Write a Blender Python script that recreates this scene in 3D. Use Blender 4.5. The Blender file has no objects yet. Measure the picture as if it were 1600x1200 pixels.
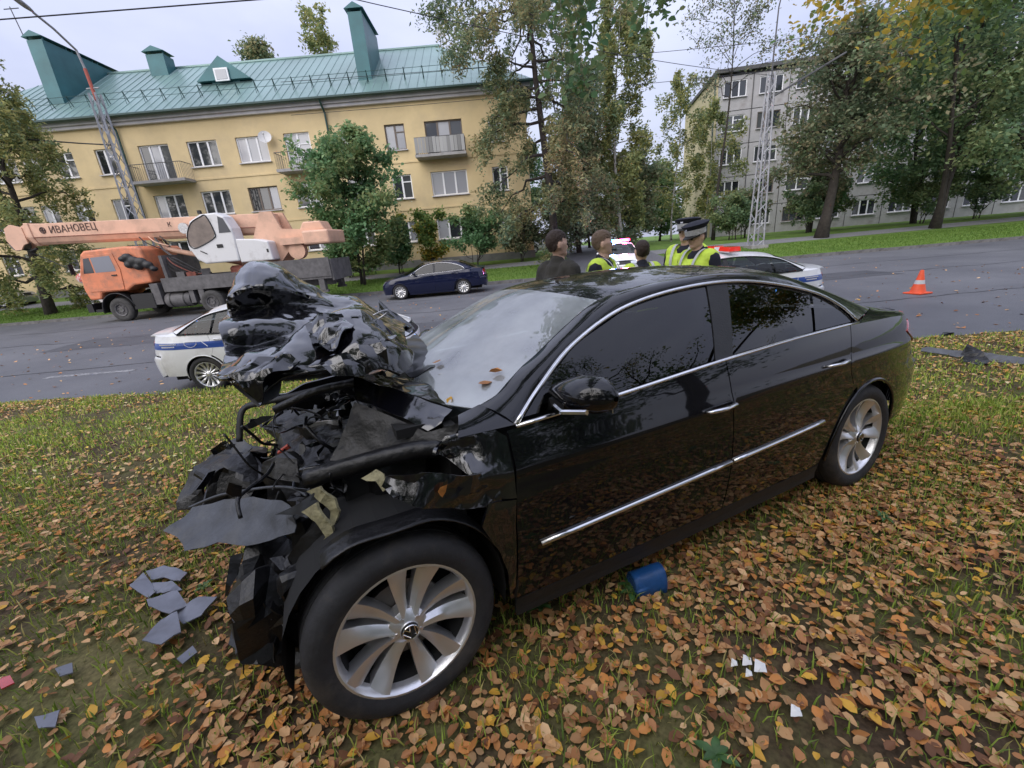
import bpy, bmesh, math, random
import numpy as np
from mathutils import Vector, Matrix, geometry
R = math.radians; PI = math.pi
random.seed(7); RNG = np.random.default_rng(7)
sc = bpy.context.scene; COL = sc.collection
# ------------------------------------------------------------------ camera
cd = bpy.data.cameras.new('camera'); cam = bpy.data.objects.new('camera', cd); COL.objects.link(cam)
cd.sensor_fit = 'HORIZONTAL'; cd.sensor_width = 36; cd.lens = 651.3/1600*36; cd.clip_start = .05; cd.clip_end = 3000
_p, _r = R(18.0), R(4.9)
_F = Vector((0, math.cos(_p), -math.sin(_p))); _D = Vector((0, -math.sin(_p), -math.cos(_p))); _X = Vector((1, 0, 0))
_ir = math.cos(_r)*_X + math.sin(_r)*_D; _id = -math.sin(_r)*_X + math.cos(_r)*_D
_m = Matrix((_ir, -_id, -_F)).transposed().to_4x4(); _m.translation = (0, 0, 1.6)
cam.matrix_world = _m; sc.camera = cam
sc.render.resolution_x = 1024; sc.render.resolution_y = 768
# ------------------------------------------------------------------ sky, sun, exposure
SUN_EL, SUN_AZ = 40, 215          # degrees; azimuth clockwise from +Y
w = bpy.data.worlds.new('World'); sc.world = w; w.use_nodes = True
nt = w.node_tree; nt.nodes.clear(); N = nt.nodes.new; L = nt.links.new
out = N('ShaderNodeOutputWorld'); bg = N('ShaderNodeBackground'); bg.inputs['Strength'].default_value = .10
sky = N('ShaderNodeTexSky'); sky.sky_type = 'NISHITA'; sky.sun_disc = False
sky.sun_elevation = R(SUN_EL); sky.sun_rotation = R(SUN_AZ); sky.air_density = 1.4; sky.dust_density = 3.0
tc = N('ShaderNodeTexCoord'); mp = N('ShaderNodeMapping'); mp.inputs['Scale'].default_value = (1.0, 1.0, 2.6)
nz = N('ShaderNodeTexNoise'); nz.inputs['Scale'].default_value = 2.2; nz.inputs['Detail'].default_value = 5; nz.inputs['Roughness'].default_value = .5
rp = N('ShaderNodeValToRGB'); rp.color_ramp.elements[0].position = .30; rp.color_ramp.elements[0].color = (3.3, 3.55, 4.95, 1)
rp.color_ramp.elements[1].position = .72; rp.color_ramp.elements[1].color = (4.9, 5.1, 6.3, 1)
sp = N('ShaderNodeSeparateXYZ'); mr = N('ShaderNodeMapRange')      # overcast skies are brighter overhead than at the horizon
mr.inputs['From Min'].default_value = 0; mr.inputs['From Max'].default_value = 1; mr.inputs['To Min'].default_value = .86; mr.inputs['To Max'].default_value = 1.8
vm = N('ShaderNodeVectorMath'); vm.operation = 'SCALE'
mx = N('ShaderNodeMix'); mx.data_type = 'RGBA'; mx.inputs[0].default_value = .86
L(tc.outputs['Generated'], mp.inputs[0]); L(mp.outputs[0], nz.inputs['Vector']); L(nz.outputs['Fac'], rp.inputs[0])
L(tc.outputs['Generated'], sp.inputs[0]); L(sp.outputs['Z'], mr.inputs['Value']); L(rp.outputs[0], vm.inputs[0]); L(mr.outputs[0], vm.inputs['Scale'])
L(sky.outputs[0], mx.inputs[6]); L(vm.outputs[0], mx.inputs[7]); L(mx.outputs[2], bg.inputs[0]); L(bg.outputs[0], out.inputs[0])
sl = bpy.data.lights.new('sun', 'SUN'); sl.energy = 1.5; sl.angle = R(70); sl.color = (1, .95, .88)
sun = bpy.data.objects.new('sun', sl); COL.objects.link(sun)
_sd = Vector((math.sin(R(SUN_AZ))*math.cos(R(SUN_EL)), math.cos(R(SUN_AZ))*math.cos(R(SUN_EL)), math.sin(R(SUN_EL))))
sun.rotation_euler = _sd.to_track_quat('Z', 'Y').to_euler(); sun.location = _sd*40
sc.view_settings.view_transform = 'Standard'; sc.view_settings.look = 'None'; sc.view_settings.gamma = 1
sc.view_settings.exposure = .78; sc.view_settings.use_curve_mapping = False
# ------------------------------------------------------------------ helpers
def mat(name, col, rough=.6, metal=0, coat=0, var=None, bump=None, spec=.5, attr=None, objvar=None, emit=None, trans=None, dirt=None):
    """procedural principled material. var=(scale, amount) noise on value; bump=(scale,strength); attr=color attribute; dirt=(col,scale,lo,hi)"""
    m = bpy.data.materials.new(name); m.use_nodes = True; t = m.node_tree; n = t.nodes; l = t.links.new
    b = n['Principled BSDF']; b.inputs['Roughness'].default_value = rough; b.inputs['Metallic'].default_value = metal
    b.inputs['Coat Weight'].default_value = coat; b.inputs['Coat Roughness'].default_value = .03; b.inputs['Specular IOR Level'].default_value = spec
    b.inputs['Base Color'].default_value = (*col, 1)
    src = None
    if attr:
        a = n.new('ShaderNodeAttribute'); a.attribute_name = attr; src = a.outputs['Color']
    if objvar:
        oi = n.new('ShaderNodeObjectInfo'); r = n.new('ShaderNodeValToRGB'); els = r.color_ramp.elements
        for i, c in enumerate(objvar):
            e = els[i] if i < 2 else els.new(1)
            e.position = i/(len(objvar)-1); e.color = (*c, 1)
        l(oi.outputs['Random'], r.inputs[0]); src = r.outputs[0]
    co = n.new('ShaderNodeTexCoord')
    if var:
        z = n.new('ShaderNodeTexNoise'); z.inputs['Scale'].default_value = var[0]; z.inputs['Detail'].default_value = 6; z.inputs['Roughness'].default_value = .6
        l(co.outputs['Object'], z.inputs['Vector'])
        r = n.new('ShaderNodeMapRange'); r.inputs['From Min'].default_value = .3; r.inputs['From Max'].default_value = .7
        r.inputs['To Min'].default_value = 1-var[1]; r.inputs['To Max'].default_value = 1+var[1]; l(z.outputs['Fac'], r.inputs['Value'])
        s = n.new('ShaderNodeVectorMath'); s.operation = 'SCALE'; l(r.outputs[0], s.inputs['Scale'])
        if src: l(src, s.inputs[0])
        else: s.inputs[0].default_value = col
        src = s.outputs[0]
    if dirt:
        z = n.new('ShaderNodeTexNoise'); z.inputs['Scale'].default_value = dirt[1]; z.inputs['Detail'].default_value = 8; z.inputs['Roughness'].default_value = .65
        l(co.outputs['Object'], z.inputs['Vector'])
        r = n.new('ShaderNodeMapRange'); r.inputs['From Min'].default_value = dirt[2]; r.inputs['From Max'].default_value = dirt[3]; l(z.outputs['Fac'], r.inputs['Value'])
        x = n.new('ShaderNodeMix'); x.data_type = 'RGBA'; l(r.outputs[0], x.inputs[0])
        if src: l(src, x.inputs[6])
        else: x.inputs[6].default_value = (*col, 1)
        x.inputs[7].default_value = (*dirt[0], 1); src = x.outputs[2]
        rr = n.new('ShaderNodeMapRange'); rr.inputs['To Min'].default_value = rough; rr.inputs['To Max'].default_value = max(rough, .7); l(r.outputs[0], rr.inputs['Value']); l(rr.outputs[0], b.inputs['Roughness'])
    if src: l(src, b.inputs['Base Color'])
    if bump:
        z = n.new('ShaderNodeTexNoise'); z.inputs['Scale'].default_value = bump[0]; z.inputs['Detail'].default_value = 5
        l(co.outputs['Object'], z.inputs['Vector']); u = n.new('ShaderNodeBump'); u.inputs['Strength'].default_value = bump[1]; u.inputs['Distance'].default_value = .02
        l(z.outputs['Fac'], u.inputs['Height']); l(u.outputs[0], b.inputs['Normal'])
    if emit:
        b.inputs['Emission Color'].default_value = (*emit[0], 1); b.inputs['Emission Strength'].default_value = emit[1]
    if trans:      # leaves let some light through
        tr = n.new('ShaderNodeBsdfTranslucent'); ms = n.new('ShaderNodeMixShader'); ms.inputs[0].default_value = trans
        if src: l(src, tr.inputs[0])
        else: tr.inputs[0].default_value = (*col, 1)
        l(b.outputs[0], ms.inputs[1]); l(tr.outputs[0], ms.inputs[2]); l(ms.outputs[0], n['Material Output'].inputs[0])
    return m
def glass(name, tint, ior=1.5, rough=0.0, sky_veil=0.):
    """thin pane: tinted see-through plus Fresnel reflection"""
    m = bpy.data.materials.new(name); m.use_nodes = True; t = m.node_tree; n = t.nodes; n.remove(n['Principled BSDF']); l = t.links.new
    tr = n.new('ShaderNodeBsdfTransparent'); tr.inputs[0].default_value = (*tint, 1); g = n.new('ShaderNodeBsdfGlossy'); g.inputs['Roughness'].default_value = rough
    f = n.new('ShaderNodeFresnel'); ge = n.new('ShaderNodeNewGeometry'); mr_ = n.new('ShaderNodeMapRange'); mr_.inputs['To Min'].default_value = ior; mr_.inputs['To Max'].default_value = 1/ior; l(ge.outputs['Backfacing'], mr_.inputs['Value']); l(mr_.outputs[0], f.inputs[0])   # a pane mirrors alike from both sides
    s = n.new('ShaderNodeMixShader')
    l(f.outputs[0], s.inputs[0]); l(tr.outputs[0], s.inputs[1]); l(g.outputs[0], s.inputs[2]); fin = s.outputs[0]
    if sky_veil:      # pale diffuse veil painted in for the sky's reflection on the pane
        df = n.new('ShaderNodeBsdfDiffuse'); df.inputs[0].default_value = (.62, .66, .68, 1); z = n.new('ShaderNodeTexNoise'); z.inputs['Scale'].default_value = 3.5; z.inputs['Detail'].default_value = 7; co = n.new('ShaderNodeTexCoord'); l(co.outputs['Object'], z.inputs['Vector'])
        q = n.new('ShaderNodeMapRange'); q.inputs['From Min'].default_value = .3; q.inputs['From Max'].default_value = .7; q.inputs['To Min'].default_value = sky_veil*.35; q.inputs['To Max'].default_value = sky_veil; l(z.outputs['Fac'], q.inputs['Value']); s2 = n.new('ShaderNodeMixShader'); l(q.outputs[0], s2.inputs[0]); l(s.outputs[0], s2.inputs[1]); l(df.outputs[0], s2.inputs[2]); fin = s2.outputs[0]
    l(fin, n['Material Output'].inputs[0])
    return m
class MB:
    """collects geometry for ONE mesh object"""
    def __init__(s): s.v = []; s.f = []; s.n = 0
    def add(s, v, f):
        v = np.asarray(v, float).reshape(-1, 3); s.v.append(v); o = s.n
        s.f += [tuple(int(i)+o for i in q) for q in f]; s.n += len(v); return s
    def box(s, c, d, rot=None, taper=1.0):
        a = np.array([(-1,-1,-1),(1,-1,-1),(1,1,-1),(-1,1,-1),(-1,-1,1),(1,-1,1),(1,1,1),(-1,1,1)], float)*np.array(d)/2
        a[4:, :2] *= taper
        if rot is not None: a = a @ np.array(rot.to_matrix() if hasattr(rot, 'to_matrix') else rot).T
        return s.add(a+np.array(c), [(0,3,2,1),(4,5,6,7),(0,1,5,4),(1,2,6,5),(2,3,7,6),(3,0,4,7)])
    def bx(s, x0, x1, y0, y1, z0, z1): return s.box(((x0+x1)/2, (y0+y1)/2, (z0+z1)/2), (abs(x1-x0), abs(y1-y0), abs(z1-z0)))
    def tube(s, path, r, n=8, cap=True, up=None, flat=1.0):
        P = np.asarray(path, float); K = len(P); r = np.broadcast_to(np.asarray(r, float), (K,))
        T = np.gradient(P, axis=0); T /= np.linalg.norm(T, axis=1)[:, None]+1e-9
        u = np.array(up if up is not None else ((0, 0, 1) if abs(T[0][2]) < .9 else (1, 0, 0)), float); V = []
        for i in range(K):
            a = u-T[i]*(u@T[i]); a /= np.linalg.norm(a)+1e-9; u = a; b = np.cross(T[i], a)
            t = np.linspace(0, 2*PI, n, endpoint=False)
            V.append(P[i]+r[i]*(np.cos(t)[:, None]*a*flat+np.sin(t)[:, None]*b))
        f = [(i*n+j, i*n+(j+1) % n, (i+1)*n+(j+1) % n, (i+1)*n+j) for i in range(K-1) for j in range(n)]
        if cap: f += [tuple(range(n-1, -1, -1)), tuple((K-1)*n+j for j in range(n))]
        return s.add(np.concatenate(V), f)
    def lathe(s, prof, n=32, c=(0, 0, 0), axis='Y', a0=0, a1=2*PI):
        """prof: (radius, offset along axis)"""
        full = abs(a1-a0-2*PI) < 1e-6; t = np.linspace(a0, a1, n, endpoint=not full); V = []
        for r, h in prof:
            q = {'Y': (r*np.cos(t), np.full(len(t), h), r*np.sin(t)), 'Z': (r*np.cos(t), r*np.sin(t), np.full(len(t), h)), 'X': (np.full(len(t), h), r*np.cos(t), r*np.sin(t))}[axis]
            V.append(np.stack(q, -1))
        K = len(prof); f = [(i*n+j, i*n+(j+1) % n, (i+1)*n+(j+1) % n, (i+1)*n+j) for i in range(K-1) for j in range(n if full else n-1)]
        return s.add(np.concatenate(V)+np.array(c), f)
    def prism(s, poly, o, ax, ay, az, h):
        """polygon (2-D) in axes ax, ay from o, extruded h along az"""
        P = np.array([np.array(o)+np.array(ax)*p[0]+np.array(ay)*p[1] for p in poly]); k = len(P); Q = P+np.array(az)*h
        return s.add(np.concatenate([P, Q]), [tuple(range(k-1, -1, -1)), tuple(range(k, 2*k))]+[(i, (i+1) % k, k+(i+1) % k, k+i) for i in range(k)])
    def ball(s, c, r, n=10, m=7):
        r = np.broadcast_to(np.asarray(r, float), (3,)); V = []
        for i in range(m+1):
            ph = PI*i/m
            for j in range(n): V.append((math.sin(ph)*math.cos(2*PI*j/n), math.sin(ph)*math.sin(2*PI*j/n), math.cos(ph)))
        f = [(i*n+j, (i+1)*n+j, (i+1)*n+(j+1) % n, i*n+(j+1) % n) for i in range(m) for j in range(n)]
        return s.add(np.array(V)*r+np.array(c), f)
    def grid(s, P):
        a, b = P.shape[:2]
        return s.add(P.reshape(-1, 3), [(i*b+j, (i+1)*b+j, (i+1)*b+j+1, i*b+j+1) for i in range(a-1) for j in range(b-1)])
    def xf(s, M):
        M = np.array(M); s.v = [a @ M[:3, :3].T+M[:3, 3] for a in s.v]; return s
    def mesh(s, name, m, smooth=None):
        me = bpy.data.meshes.new(name); V = np.concatenate(s.v) if s.v else np.zeros((0, 3))
        me.from_pydata(V.tolist(), [], s.f)
        for k in (m if isinstance(m, (list, tuple)) else [m]): me.materials.append(k)
        me.validate(); me.update()
        if smooth:
            bm = bmesh.new(); bm.from_mesh(me); bmesh.ops.remove_doubles(bm, verts=bm.verts, dist=1e-5); bmesh.ops.recalc_face_normals(bm, faces=bm.faces) if smooth == 'recalc' else None; bm.to_mesh(me); bm.free()
            me.polygons.foreach_set('use_smooth', [True]*len(me.polygons))
            if smooth is not True and smooth != 'recalc': me.set_sharp_from_angle(angle=R(smooth))
        return me
    def obj(s, name, m, parent=None, smooth=None, **k): return link(name, s.mesh(name, m, smooth), parent, **k)
def link(name, me, parent=None, loc=None, rot=None, M=None):
    o = bpy.data.objects.new(name, me); COL.objects.link(o)
    if parent is not None: o.parent = parent
    if M is not None: o.matrix_local = M
    if loc is not None: o.location = loc
    if rot is not None: o.rotation_euler = rot
    return o
def tag(o, label, cat, group=None, kind=None):
    if label: o['label'] = label
    if cat: o['category'] = cat
    if group: o['group'] = group
    if kind: o['kind'] = kind
    return o
def thing(name, label, cat, loc=(0, 0, 0), rz=0, group=None, M=None):
    o = bpy.data.objects.new(name, None); COL.objects.link(o); o.empty_display_size = .2
    if M is not None: o.matrix_world = M
    else: o.location = loc; o.rotation_euler = (0, 0, rz)
    return tag(o, label, cat, group)
def structure(o): o['kind'] = 'structure'; return o
def copy_tree(o, parent=None):
    c = o.copy(); COL.objects.link(c)
    if parent is not None: c.parent = parent
    for ch in list(o.children): copy_tree(ch, c)
    return c
def crom(P, n=8, closed=False):
    """Catmull-Rom through points"""
    P = np.asarray(P, float); K = len(P); out = []
    for i in range(K if closed else K-1):
        g = lambda j: P[j % K] if closed else P[min(max(j, 0), K-1)]
        a, b, c, d = g(i-1), g(i), g(i+1), g(i+2)
        for t in np.linspace(0, 1, n, endpoint=False):
            out.append(.5*((2*b)+(-a+c)*t+(2*a-5*b+4*c-d)*t*t+(-a+3*b-3*c+d)*t**3))
    if not closed: out.append(P[-1])
    return np.array(out)
def resample(P, h, closed=False):
    P = np.asarray(P, float)
    if closed: P = np.vstack([P, P[:1]])
    s = np.concatenate([[0], np.cumsum(np.linalg.norm(np.diff(P, axis=0), axis=1))]); n = max(2, int(round(s[-1]/h)))
    t = np.linspace(0, s[-1], n+1)
    Q = np.stack([np.interp(t, s, P[:, k]) for k in range(P.shape[1])], -1)
    return Q[:-1] if closed else Q
def poly_h(P, h):
    """densify a polygon edge by edge, keeping its corners"""
    out = []
    for a, b in zip(P, np.roll(P, -1, axis=0)):
        n = max(1, int(math.ceil(np.linalg.norm(b-a)/h)))
        for t in range(n): out.append(a+(b-a)*t/n)
    return np.array(out)
def _hash(i, j, k):
    h = (i*374761393+j*668265263+k*2147483647) & 0xffffffff
    h = ((h ^ (h >> 13))*1274126177) & 0xffffffff
    return ((h ^ (h >> 16)) & 0xffff)/65535.
def vnoise(P, scale=1., seed=0):
    """value noise -1..1 at Nx3 points"""
    P = np.asarray(P, float)*scale+seed*17.3; i = np.floor(P).astype(np.int64); f = P-i; f = f*f*(3-2*f); o = 0
    for a in (0, 1):
        for b in (0, 1):
            for c in (0, 1):
                o = o+_hash(i[:, 0]+a, i[:, 1]+b, i[:, 2]+c)*(f[:, 0] if a else 1-f[:, 0])*(f[:, 1] if b else 1-f[:, 1])*(f[:, 2] if c else 1-f[:, 2])
    return o*2-1
def folds(V, seed, amps=((3.3, .022), (7.5, .009), (15, .0035))):
    """sharp creases of buckled sheet metal: warped triangle waves"""
    r = np.random.default_rng(seed); o = 0
    for f, a in amps:
        for k in range(2):
            d = r.normal(size=3); d /= np.linalg.norm(d); x = V@d*f+r.uniform(0, 9)+.28*vnoise(V, f*.8, seed+k); o = o+a*(2*np.abs(2*(x-np.floor(x+.5)))-1)*.7
    return o
def inside(P, poly):
    x, y = P[:, 0], P[:, 1]; r = np.zeros(len(P), bool); q = np.roll(poly, -1, axis=0)
    for (x0, y0), (x1, y1) in zip(poly, q):
        if y0 == y1: continue
        r ^= ((y0 > y) != (y1 > y)) & (x < (x1-x0)*(y-y0)/(y1-y0)+x0)
    return r
def cdt(poly, h):
    """triangulate a 2-D outline with a regular inner grid; boundary vertices come first"""
    B = poly_h(np.asarray(poly, float), h); nb = len(B)
    lo, hi = B.min(0), B.max(0); gx = np.arange(lo[0]+h/2, hi[0], h); gy = np.arange(lo[1]+h/2, hi[1], h)
    G = np.array([(a, b) for a in gx for b in gy]).reshape(-1, 2)
    if len(G): G = G[inside(G, B)]
    if len(G):
        d = np.full(len(G), 9.)
        for a, b in zip(B, np.roll(B, -1, axis=0)):
            e = b-a; t = np.clip(((G-a)@e)/(e@e+1e-12), 0, 1); d = np.minimum(d, np.linalg.norm(G-a-t[:, None]*e, axis=1))
        G = G[d > .45*h]
    V = np.vstack([B, G]); r = geometry.delaunay_2d_cdt([Vector(p) for p in V], [(i, (i+1) % nb) for i in range(nb)], [], 1, 1e-7)
    return np.array([tuple(p) for p in r[0]]), [tuple(f) for f in r[2]], nb
def patch(name, poly, fmap, m, parent=None, h=.05, thick=.012, disp=None, flip=False):
    """a panel: 2-D outline carried onto the surface fmap(u,v)->xyz, with true normals and a turned-in edge"""
    U, F, nb = cdt(poly, h); e = 1e-3
    if disp:
        g = lambda u, v: disp(fmap(u, v), u, v)
    else: g = fmap
    P = g(U[:, 0], U[:, 1]); du = g(U[:, 0]+e, U[:, 1])-g(U[:, 0]-e, U[:, 1]); dv = g(U[:, 0], U[:, 1]+e)-g(U[:, 0], U[:, 1]-e)
    n = np.cross(du, dv); n /= np.linalg.norm(n, axis=1)[:, None]+1e-12
    if flip: n = -n
    # orient faces along n
    f0 = F[len(F)//2]; fn = np.cross(P[f0[1]]-P[f0[0]], P[f0[2]]-P[f0[0]])
    if fn@n[f0[0]] < 0: F = [q[::-1] for q in F]
    V = [P]; FF = list(F); NN = [n]; k = len(P)
    if thick:
        nB = nb if nb <= len(P) else len(P)
        V += [P[:nB], P[:nB]-n[:nB]*thick]; NN += [np.zeros((nB, 3)), np.zeros((nB, 3))]
        FF += [(k+i, k+nB+i, k+nB+(i+1) % nB, k+(i+1) % nB) for i in range(nB)]
    me = bpy.data.meshes.new(name); me.from_pydata(np.concatenate(V).tolist(), [], FF); me.materials.append(m)
    me.polygons.foreach_set('use_smooth', [True]*len(me.polygons)); me.update()
    me.normals_split_custom_set_from_vertices(np.concatenate(NN).tolist())
    return link(name, me, parent)
def text_mesh(s, size, depth=.004):
    cu = bpy.data.curves.new('lettering', 'FONT'); cu.body = s; cu.size = size; cu.extrude = depth; cu.align_x = 'CENTER'; cu.align_y = 'CENTER'
    o = bpy.data.objects.new('lettering', cu); COL.objects.link(o); bpy.context.view_layer.update()
    me = bpy.data.meshes.new_from_object(o.evaluated_get(bpy.context.evaluated_depsgraph_get())); bpy.data.objects.remove(o); bpy.data.curves.remove(cu)
    return me
def lettering(s, size, m, parent, M, name='lettering', sx=1.0):
    me = text_mesh(s, size); me.materials.clear(); me.materials.append(m); o = link(name, me, parent, M=M @ Matrix.Diagonal((sx, 1, 1, 1))); return o
def limb(q, pts, rs, n=10): 
    for (a, b), (ra, rb) in zip(zip(pts, pts[1:]), zip(rs, rs[1:])):
        a = np.array(a, float); b = np.array(b, float); k = max(2, int(np.linalg.norm(b-a)/(.5*min(ra, rb)))+1); k = min(k, 14)
        q.tube([a+(b-a)*t for t in np.linspace(0, 1, k)], [ra+(rb-ra)*t for t in np.linspace(0, 1, k)], n)
    for p, r in zip(pts, rs): q.ball(p, r*1.0, n, 6)
def remesh(q, name, m, par, vox, smooth=4):
    o = q.obj(name, m); md = o.modifiers.new('r', 'REMESH'); md.mode = 'VOXEL'; md.voxel_size = vox; md.use_smooth_shade = True; s = o.modifiers.new('s', 'SMOOTH'); s.iterations = smooth; s.factor = .5
    bpy.context.view_layer.update(); me = bpy.data.meshes.new_from_object(o.evaluated_get(bpy.context.evaluated_depsgraph_get())); old = o.data; bpy.data.objects.remove(o); bpy.data.meshes.remove(old); me.name = name
    me.materials.clear(); me.materials.append(m); me.polygons.foreach_set('use_smooth', [True]*len(me.polygons)); return link(name, me, par)
# ------------------------------------------------------------------ ground: lawn sloping to the road, road, far verge rising to the houses
YF = 21.3
def near_edge(x): return 6.5-.07*np.clip(x, -30, 30)
def lawn_z(x, y): return .175-.0625*np.clip(y, -6, 9)
def road_z(y): return -.38+.33*(np.clip(y, 5, 24)-7)/14
def far_z(y): return np.interp(y, [YF, YF+.3, 30, 60, 900], [.07, .09, .88, 1.1, 1.1])
def ground_z(x, y):
    x = np.asarray(x, float); y = np.asarray(y, float)
    return np.where(y < near_edge(x), lawn_z(x, y), np.where(y < YF, road_z(y), far_z(y)))
def mixmat(name, cols, scale, rough=.9, bump=(40, .4), fine=(60, .35)):
    m = mat(name, cols[0], rough, bump=bump, spec=.2); t = m.node_tree; n = t.nodes; l = t.links.new; b = n['Principled BSDF']
    co = n.new('ShaderNodeTexCoord'); z = n.new('ShaderNodeTexNoise'); z.inputs['Scale'].default_value = scale; z.inputs['Detail'].default_value = 8; z.inputs['Roughness'].default_value = .65
    l(co.outputs['Object'], z.inputs['Vector']); r = n.new('ShaderNodeValToRGB'); els = r.color_ramp.elements
    for i, c in enumerate(cols):
        e = els[i] if i < 2 else els.new(1)
        e.position = .28+.44*i/(len(cols)-1); e.color = (*c, 1)
    l(z.outputs['Fac'], r.inputs[0]); z2 = n.new('ShaderNodeTexNoise'); z2.inputs['Scale'].default_value = fine[0]; z2.inputs['Detail'].default_value = 4; l(co.outputs['Object'], z2.inputs['Vector'])
    q = n.new('ShaderNodeMapRange'); q.inputs['From Min'].default_value = .3; q.inputs['From Max'].default_value = .7; q.inputs['To Min'].default_value = 1-fine[1]; q.inputs['To Max'].default_value = 1+fine[1]
    l(z2.outputs['Fac'], q.inputs['Value']); s = n.new('ShaderNodeVectorMath'); s.operation = 'SCALE'; l(r.outputs[0], s.inputs[0]); l(q.outputs[0], s.inputs['Scale']); l(s.outputs[0], b.inputs['Base Color'])
    return m
M_soil = mixmat('lawn_soil', [(.04, .028, .018), (.07, .048, .029), (.105, .10, .038), (.16, .13, .06)], 1.3)
M_verge = mixmat('verge_grass', [(.07, .13, .025), (.12, .20, .04), (.16, .24, .05)], .7, bump=(25, .6))
M_asph = mixmat('asphalt', [(.095, .097, .108), (.13, .132, .143), (.165, .167, .178)], .28, rough=.62, bump=(90, .25), fine=(140, .22))
M_walk = mixmat('pavement_asphalt', [(.20, .20, .205), (.25, .25, .255)], .6, rough=.85, bump=(60, .2))
M_kerb = mat('kerb_concrete', (.16, .155, .15), .9, var=(6, .35), bump=(40, .4), spec=.2)
def sheet(name, xs, ys, zf, m, amp=0):
    X, Y = np.meshgrid(xs, ys, indexing='ij'); Z = zf(X, Y)
    if amp: Z = Z+amp*vnoise(np.stack([X.ravel(), Y.ravel(), 0*X.ravel()], -1), 1.1).reshape(X.shape)
    return structure(MB().grid(np.stack([X, Y, Z], -1)).obj(name, m, smooth=True))
_xs = np.concatenate([[-900, -300, -120, -60, -40], np.linspace(-30, 30, 121), [40, 60, 120, 300, 900]])
# lawn: rows follow the ragged road edge
def lawn_sheet():
    t = np.concatenate([[-60, -20, -10], np.linspace(-6, 7, 105)]); X = np.repeat(_xs[:, None], len(t), 1)
    e = near_edge(_xs)+.10*vnoise(np.stack([_xs*1.7, 0*_xs, 0*_xs], -1))+.05*vnoise(np.stack([_xs*6, 0*_xs, 0*_xs+3], -1))
    Y = np.where(t[None, :] < 0, t[None, :], t[None, :]/7*e[:, None]); Z = lawn_z(X, Y)
    Z = Z+.012*vnoise(np.stack([X.ravel(), Y.ravel(), 0*X.ravel()], -1), 1.3).reshape(X.shape)
    P = np.stack([X, Y, Z], -1); last = P[:, -1:].copy(); last[..., 2] = road_z(last[..., 1])-.06; last[..., 1] += .03
    return structure(MB().grid(np.concatenate([P, last], 1)).obj('lawn_ground', M_soil, smooth=True))
lawn_sheet()
sheet('road', _xs, np.concatenate([np.linspace(4.2, 10, 10), np.linspace(11, YF+.2, 6)]), lambda X, Y: road_z(Y), M_asph)
sheet('far_verge_ground', _xs, np.array([YF+.12, 22, 24, 27, 30, 40, 60, 120, 300, 900]), lambda X, Y: far_z(Y), M_verge)
# painted centre line, worn
mk = mat('worn_road_paint', (.30, .30, .30), .7, var=(9, .3), dirt=((.13, .13, .14), 14, .42, .56))
for x in (-9.5,):
    q = MB().grid(np.array([[(a, b, road_z(np.array(b))+.004) for b in (9.2, 9.38)] for a in np.linspace(x-1.0, x+1.0, 9)])); structure(q.obj('road_marking', mk))
M_patch = mixmat('asphalt_patch', [(.075, .077, .086), (.10, .102, .112)], .8, rough=.6, bump=(90, .25), fine=(140, .2)); M_seam = mat('tar_seam', (.035, .035, .04), .5, var=(8, .3))
for px_, py_, pw, pd in ((-11.5, 13.6, 5.5, 1.9), (9.5, 14.4, 7.0, 1.5), (-2.0, 11.6, 3.2, 1.2), (13.0, 8.6, 2.6, 1.0)):      # repairs cut into the asphalt
    q = MB().grid(np.array([[(px_+pw*a+.06*math.sin(9*b+3*a), py_+pd*b+.05*math.sin(7*a*3), float(road_z(np.array(py_+pd*b)))+.004) for b in np.linspace(-.5, .5, 5)] for a in np.linspace(-.5, .5, 13)])); structure(q.obj('road_patch', M_patch))
for k_, (ya, am) in enumerate(((9.9, .10), (14.2, .14), (17.3, .10))):
    X_ = np.linspace(-26, 26, 160); Y_ = ya+am*vnoise(np.stack([X_*.8, 0*X_+k_, 0*X_], -1))+.04*vnoise(np.stack([X_*4, 0*X_+k_, 0*X_], -1)); W_ = .012+.012*np.abs(vnoise(np.stack([X_*2, 0*X_, 0*X_+k_], -1))); q = MB().grid(np.stack([np.stack([X_, Y_-W_, road_z(Y_-W_)+.006], -1), np.stack([X_, Y_+W_, road_z(Y_+W_)+.006], -1)], 1)); structure(q.obj('road_seam', M_seam))
# far kerb stones, pavement, side street
kerb = structure(MB().box((0, YF+.06, -.30), (120, .1, .5)).obj('far_kerb', M_kerb))
ks = MB().box((0, 0, 0), (1.985, .15, .24)).mesh('kerb_stone', M_kerb)
for i in range(36):
    x = -36+2*i
    if 3.0 < x < 10.0: continue
    o = link('kerb_stone', ks, kerb, loc=(x, YF+.06+random.uniform(-.008, .008), -.03+.015*random.random())); o.rotation_euler = (random.uniform(-.02, .02), random.uniform(-.006, .006), 0)
def ribbon(name, pts, wd, m, dz=.006, zf=ground_z):
    P = resample(crom(np.array(pts, float), 10), .8); T = np.gradient(P, axis=0); T /= np.linalg.norm(T, axis=1)[:, None]; Nn = np.stack([-T[:, 1], T[:, 0]], -1)
    G = np.stack([P+Nn*wd*k for k in np.linspace(-.5, .5, 9)], 1); Z = zf(G[..., 0], G[..., 1])+dz
    return structure(MB().grid(np.concatenate([G, Z[..., None]], -1)).obj(name, m, smooth=True))
ribbon('far_pavement', [(-70, 26.9), (-30, 26.9), (0, 27.0), (20, 27.6), (40, 28.6), (90, 31)], 1.9, M_walk, .008)
ribbon('side_street', [(6.3, 20.5), (6.6, 26), (7.4, 36), (9, 60), (12, 110)], 5.6, M_asph, .016, lambda x, y: np.where(y < YF+.3, road_z(y)+.012+(y-20.5)*.06, far_z(y)))
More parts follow.
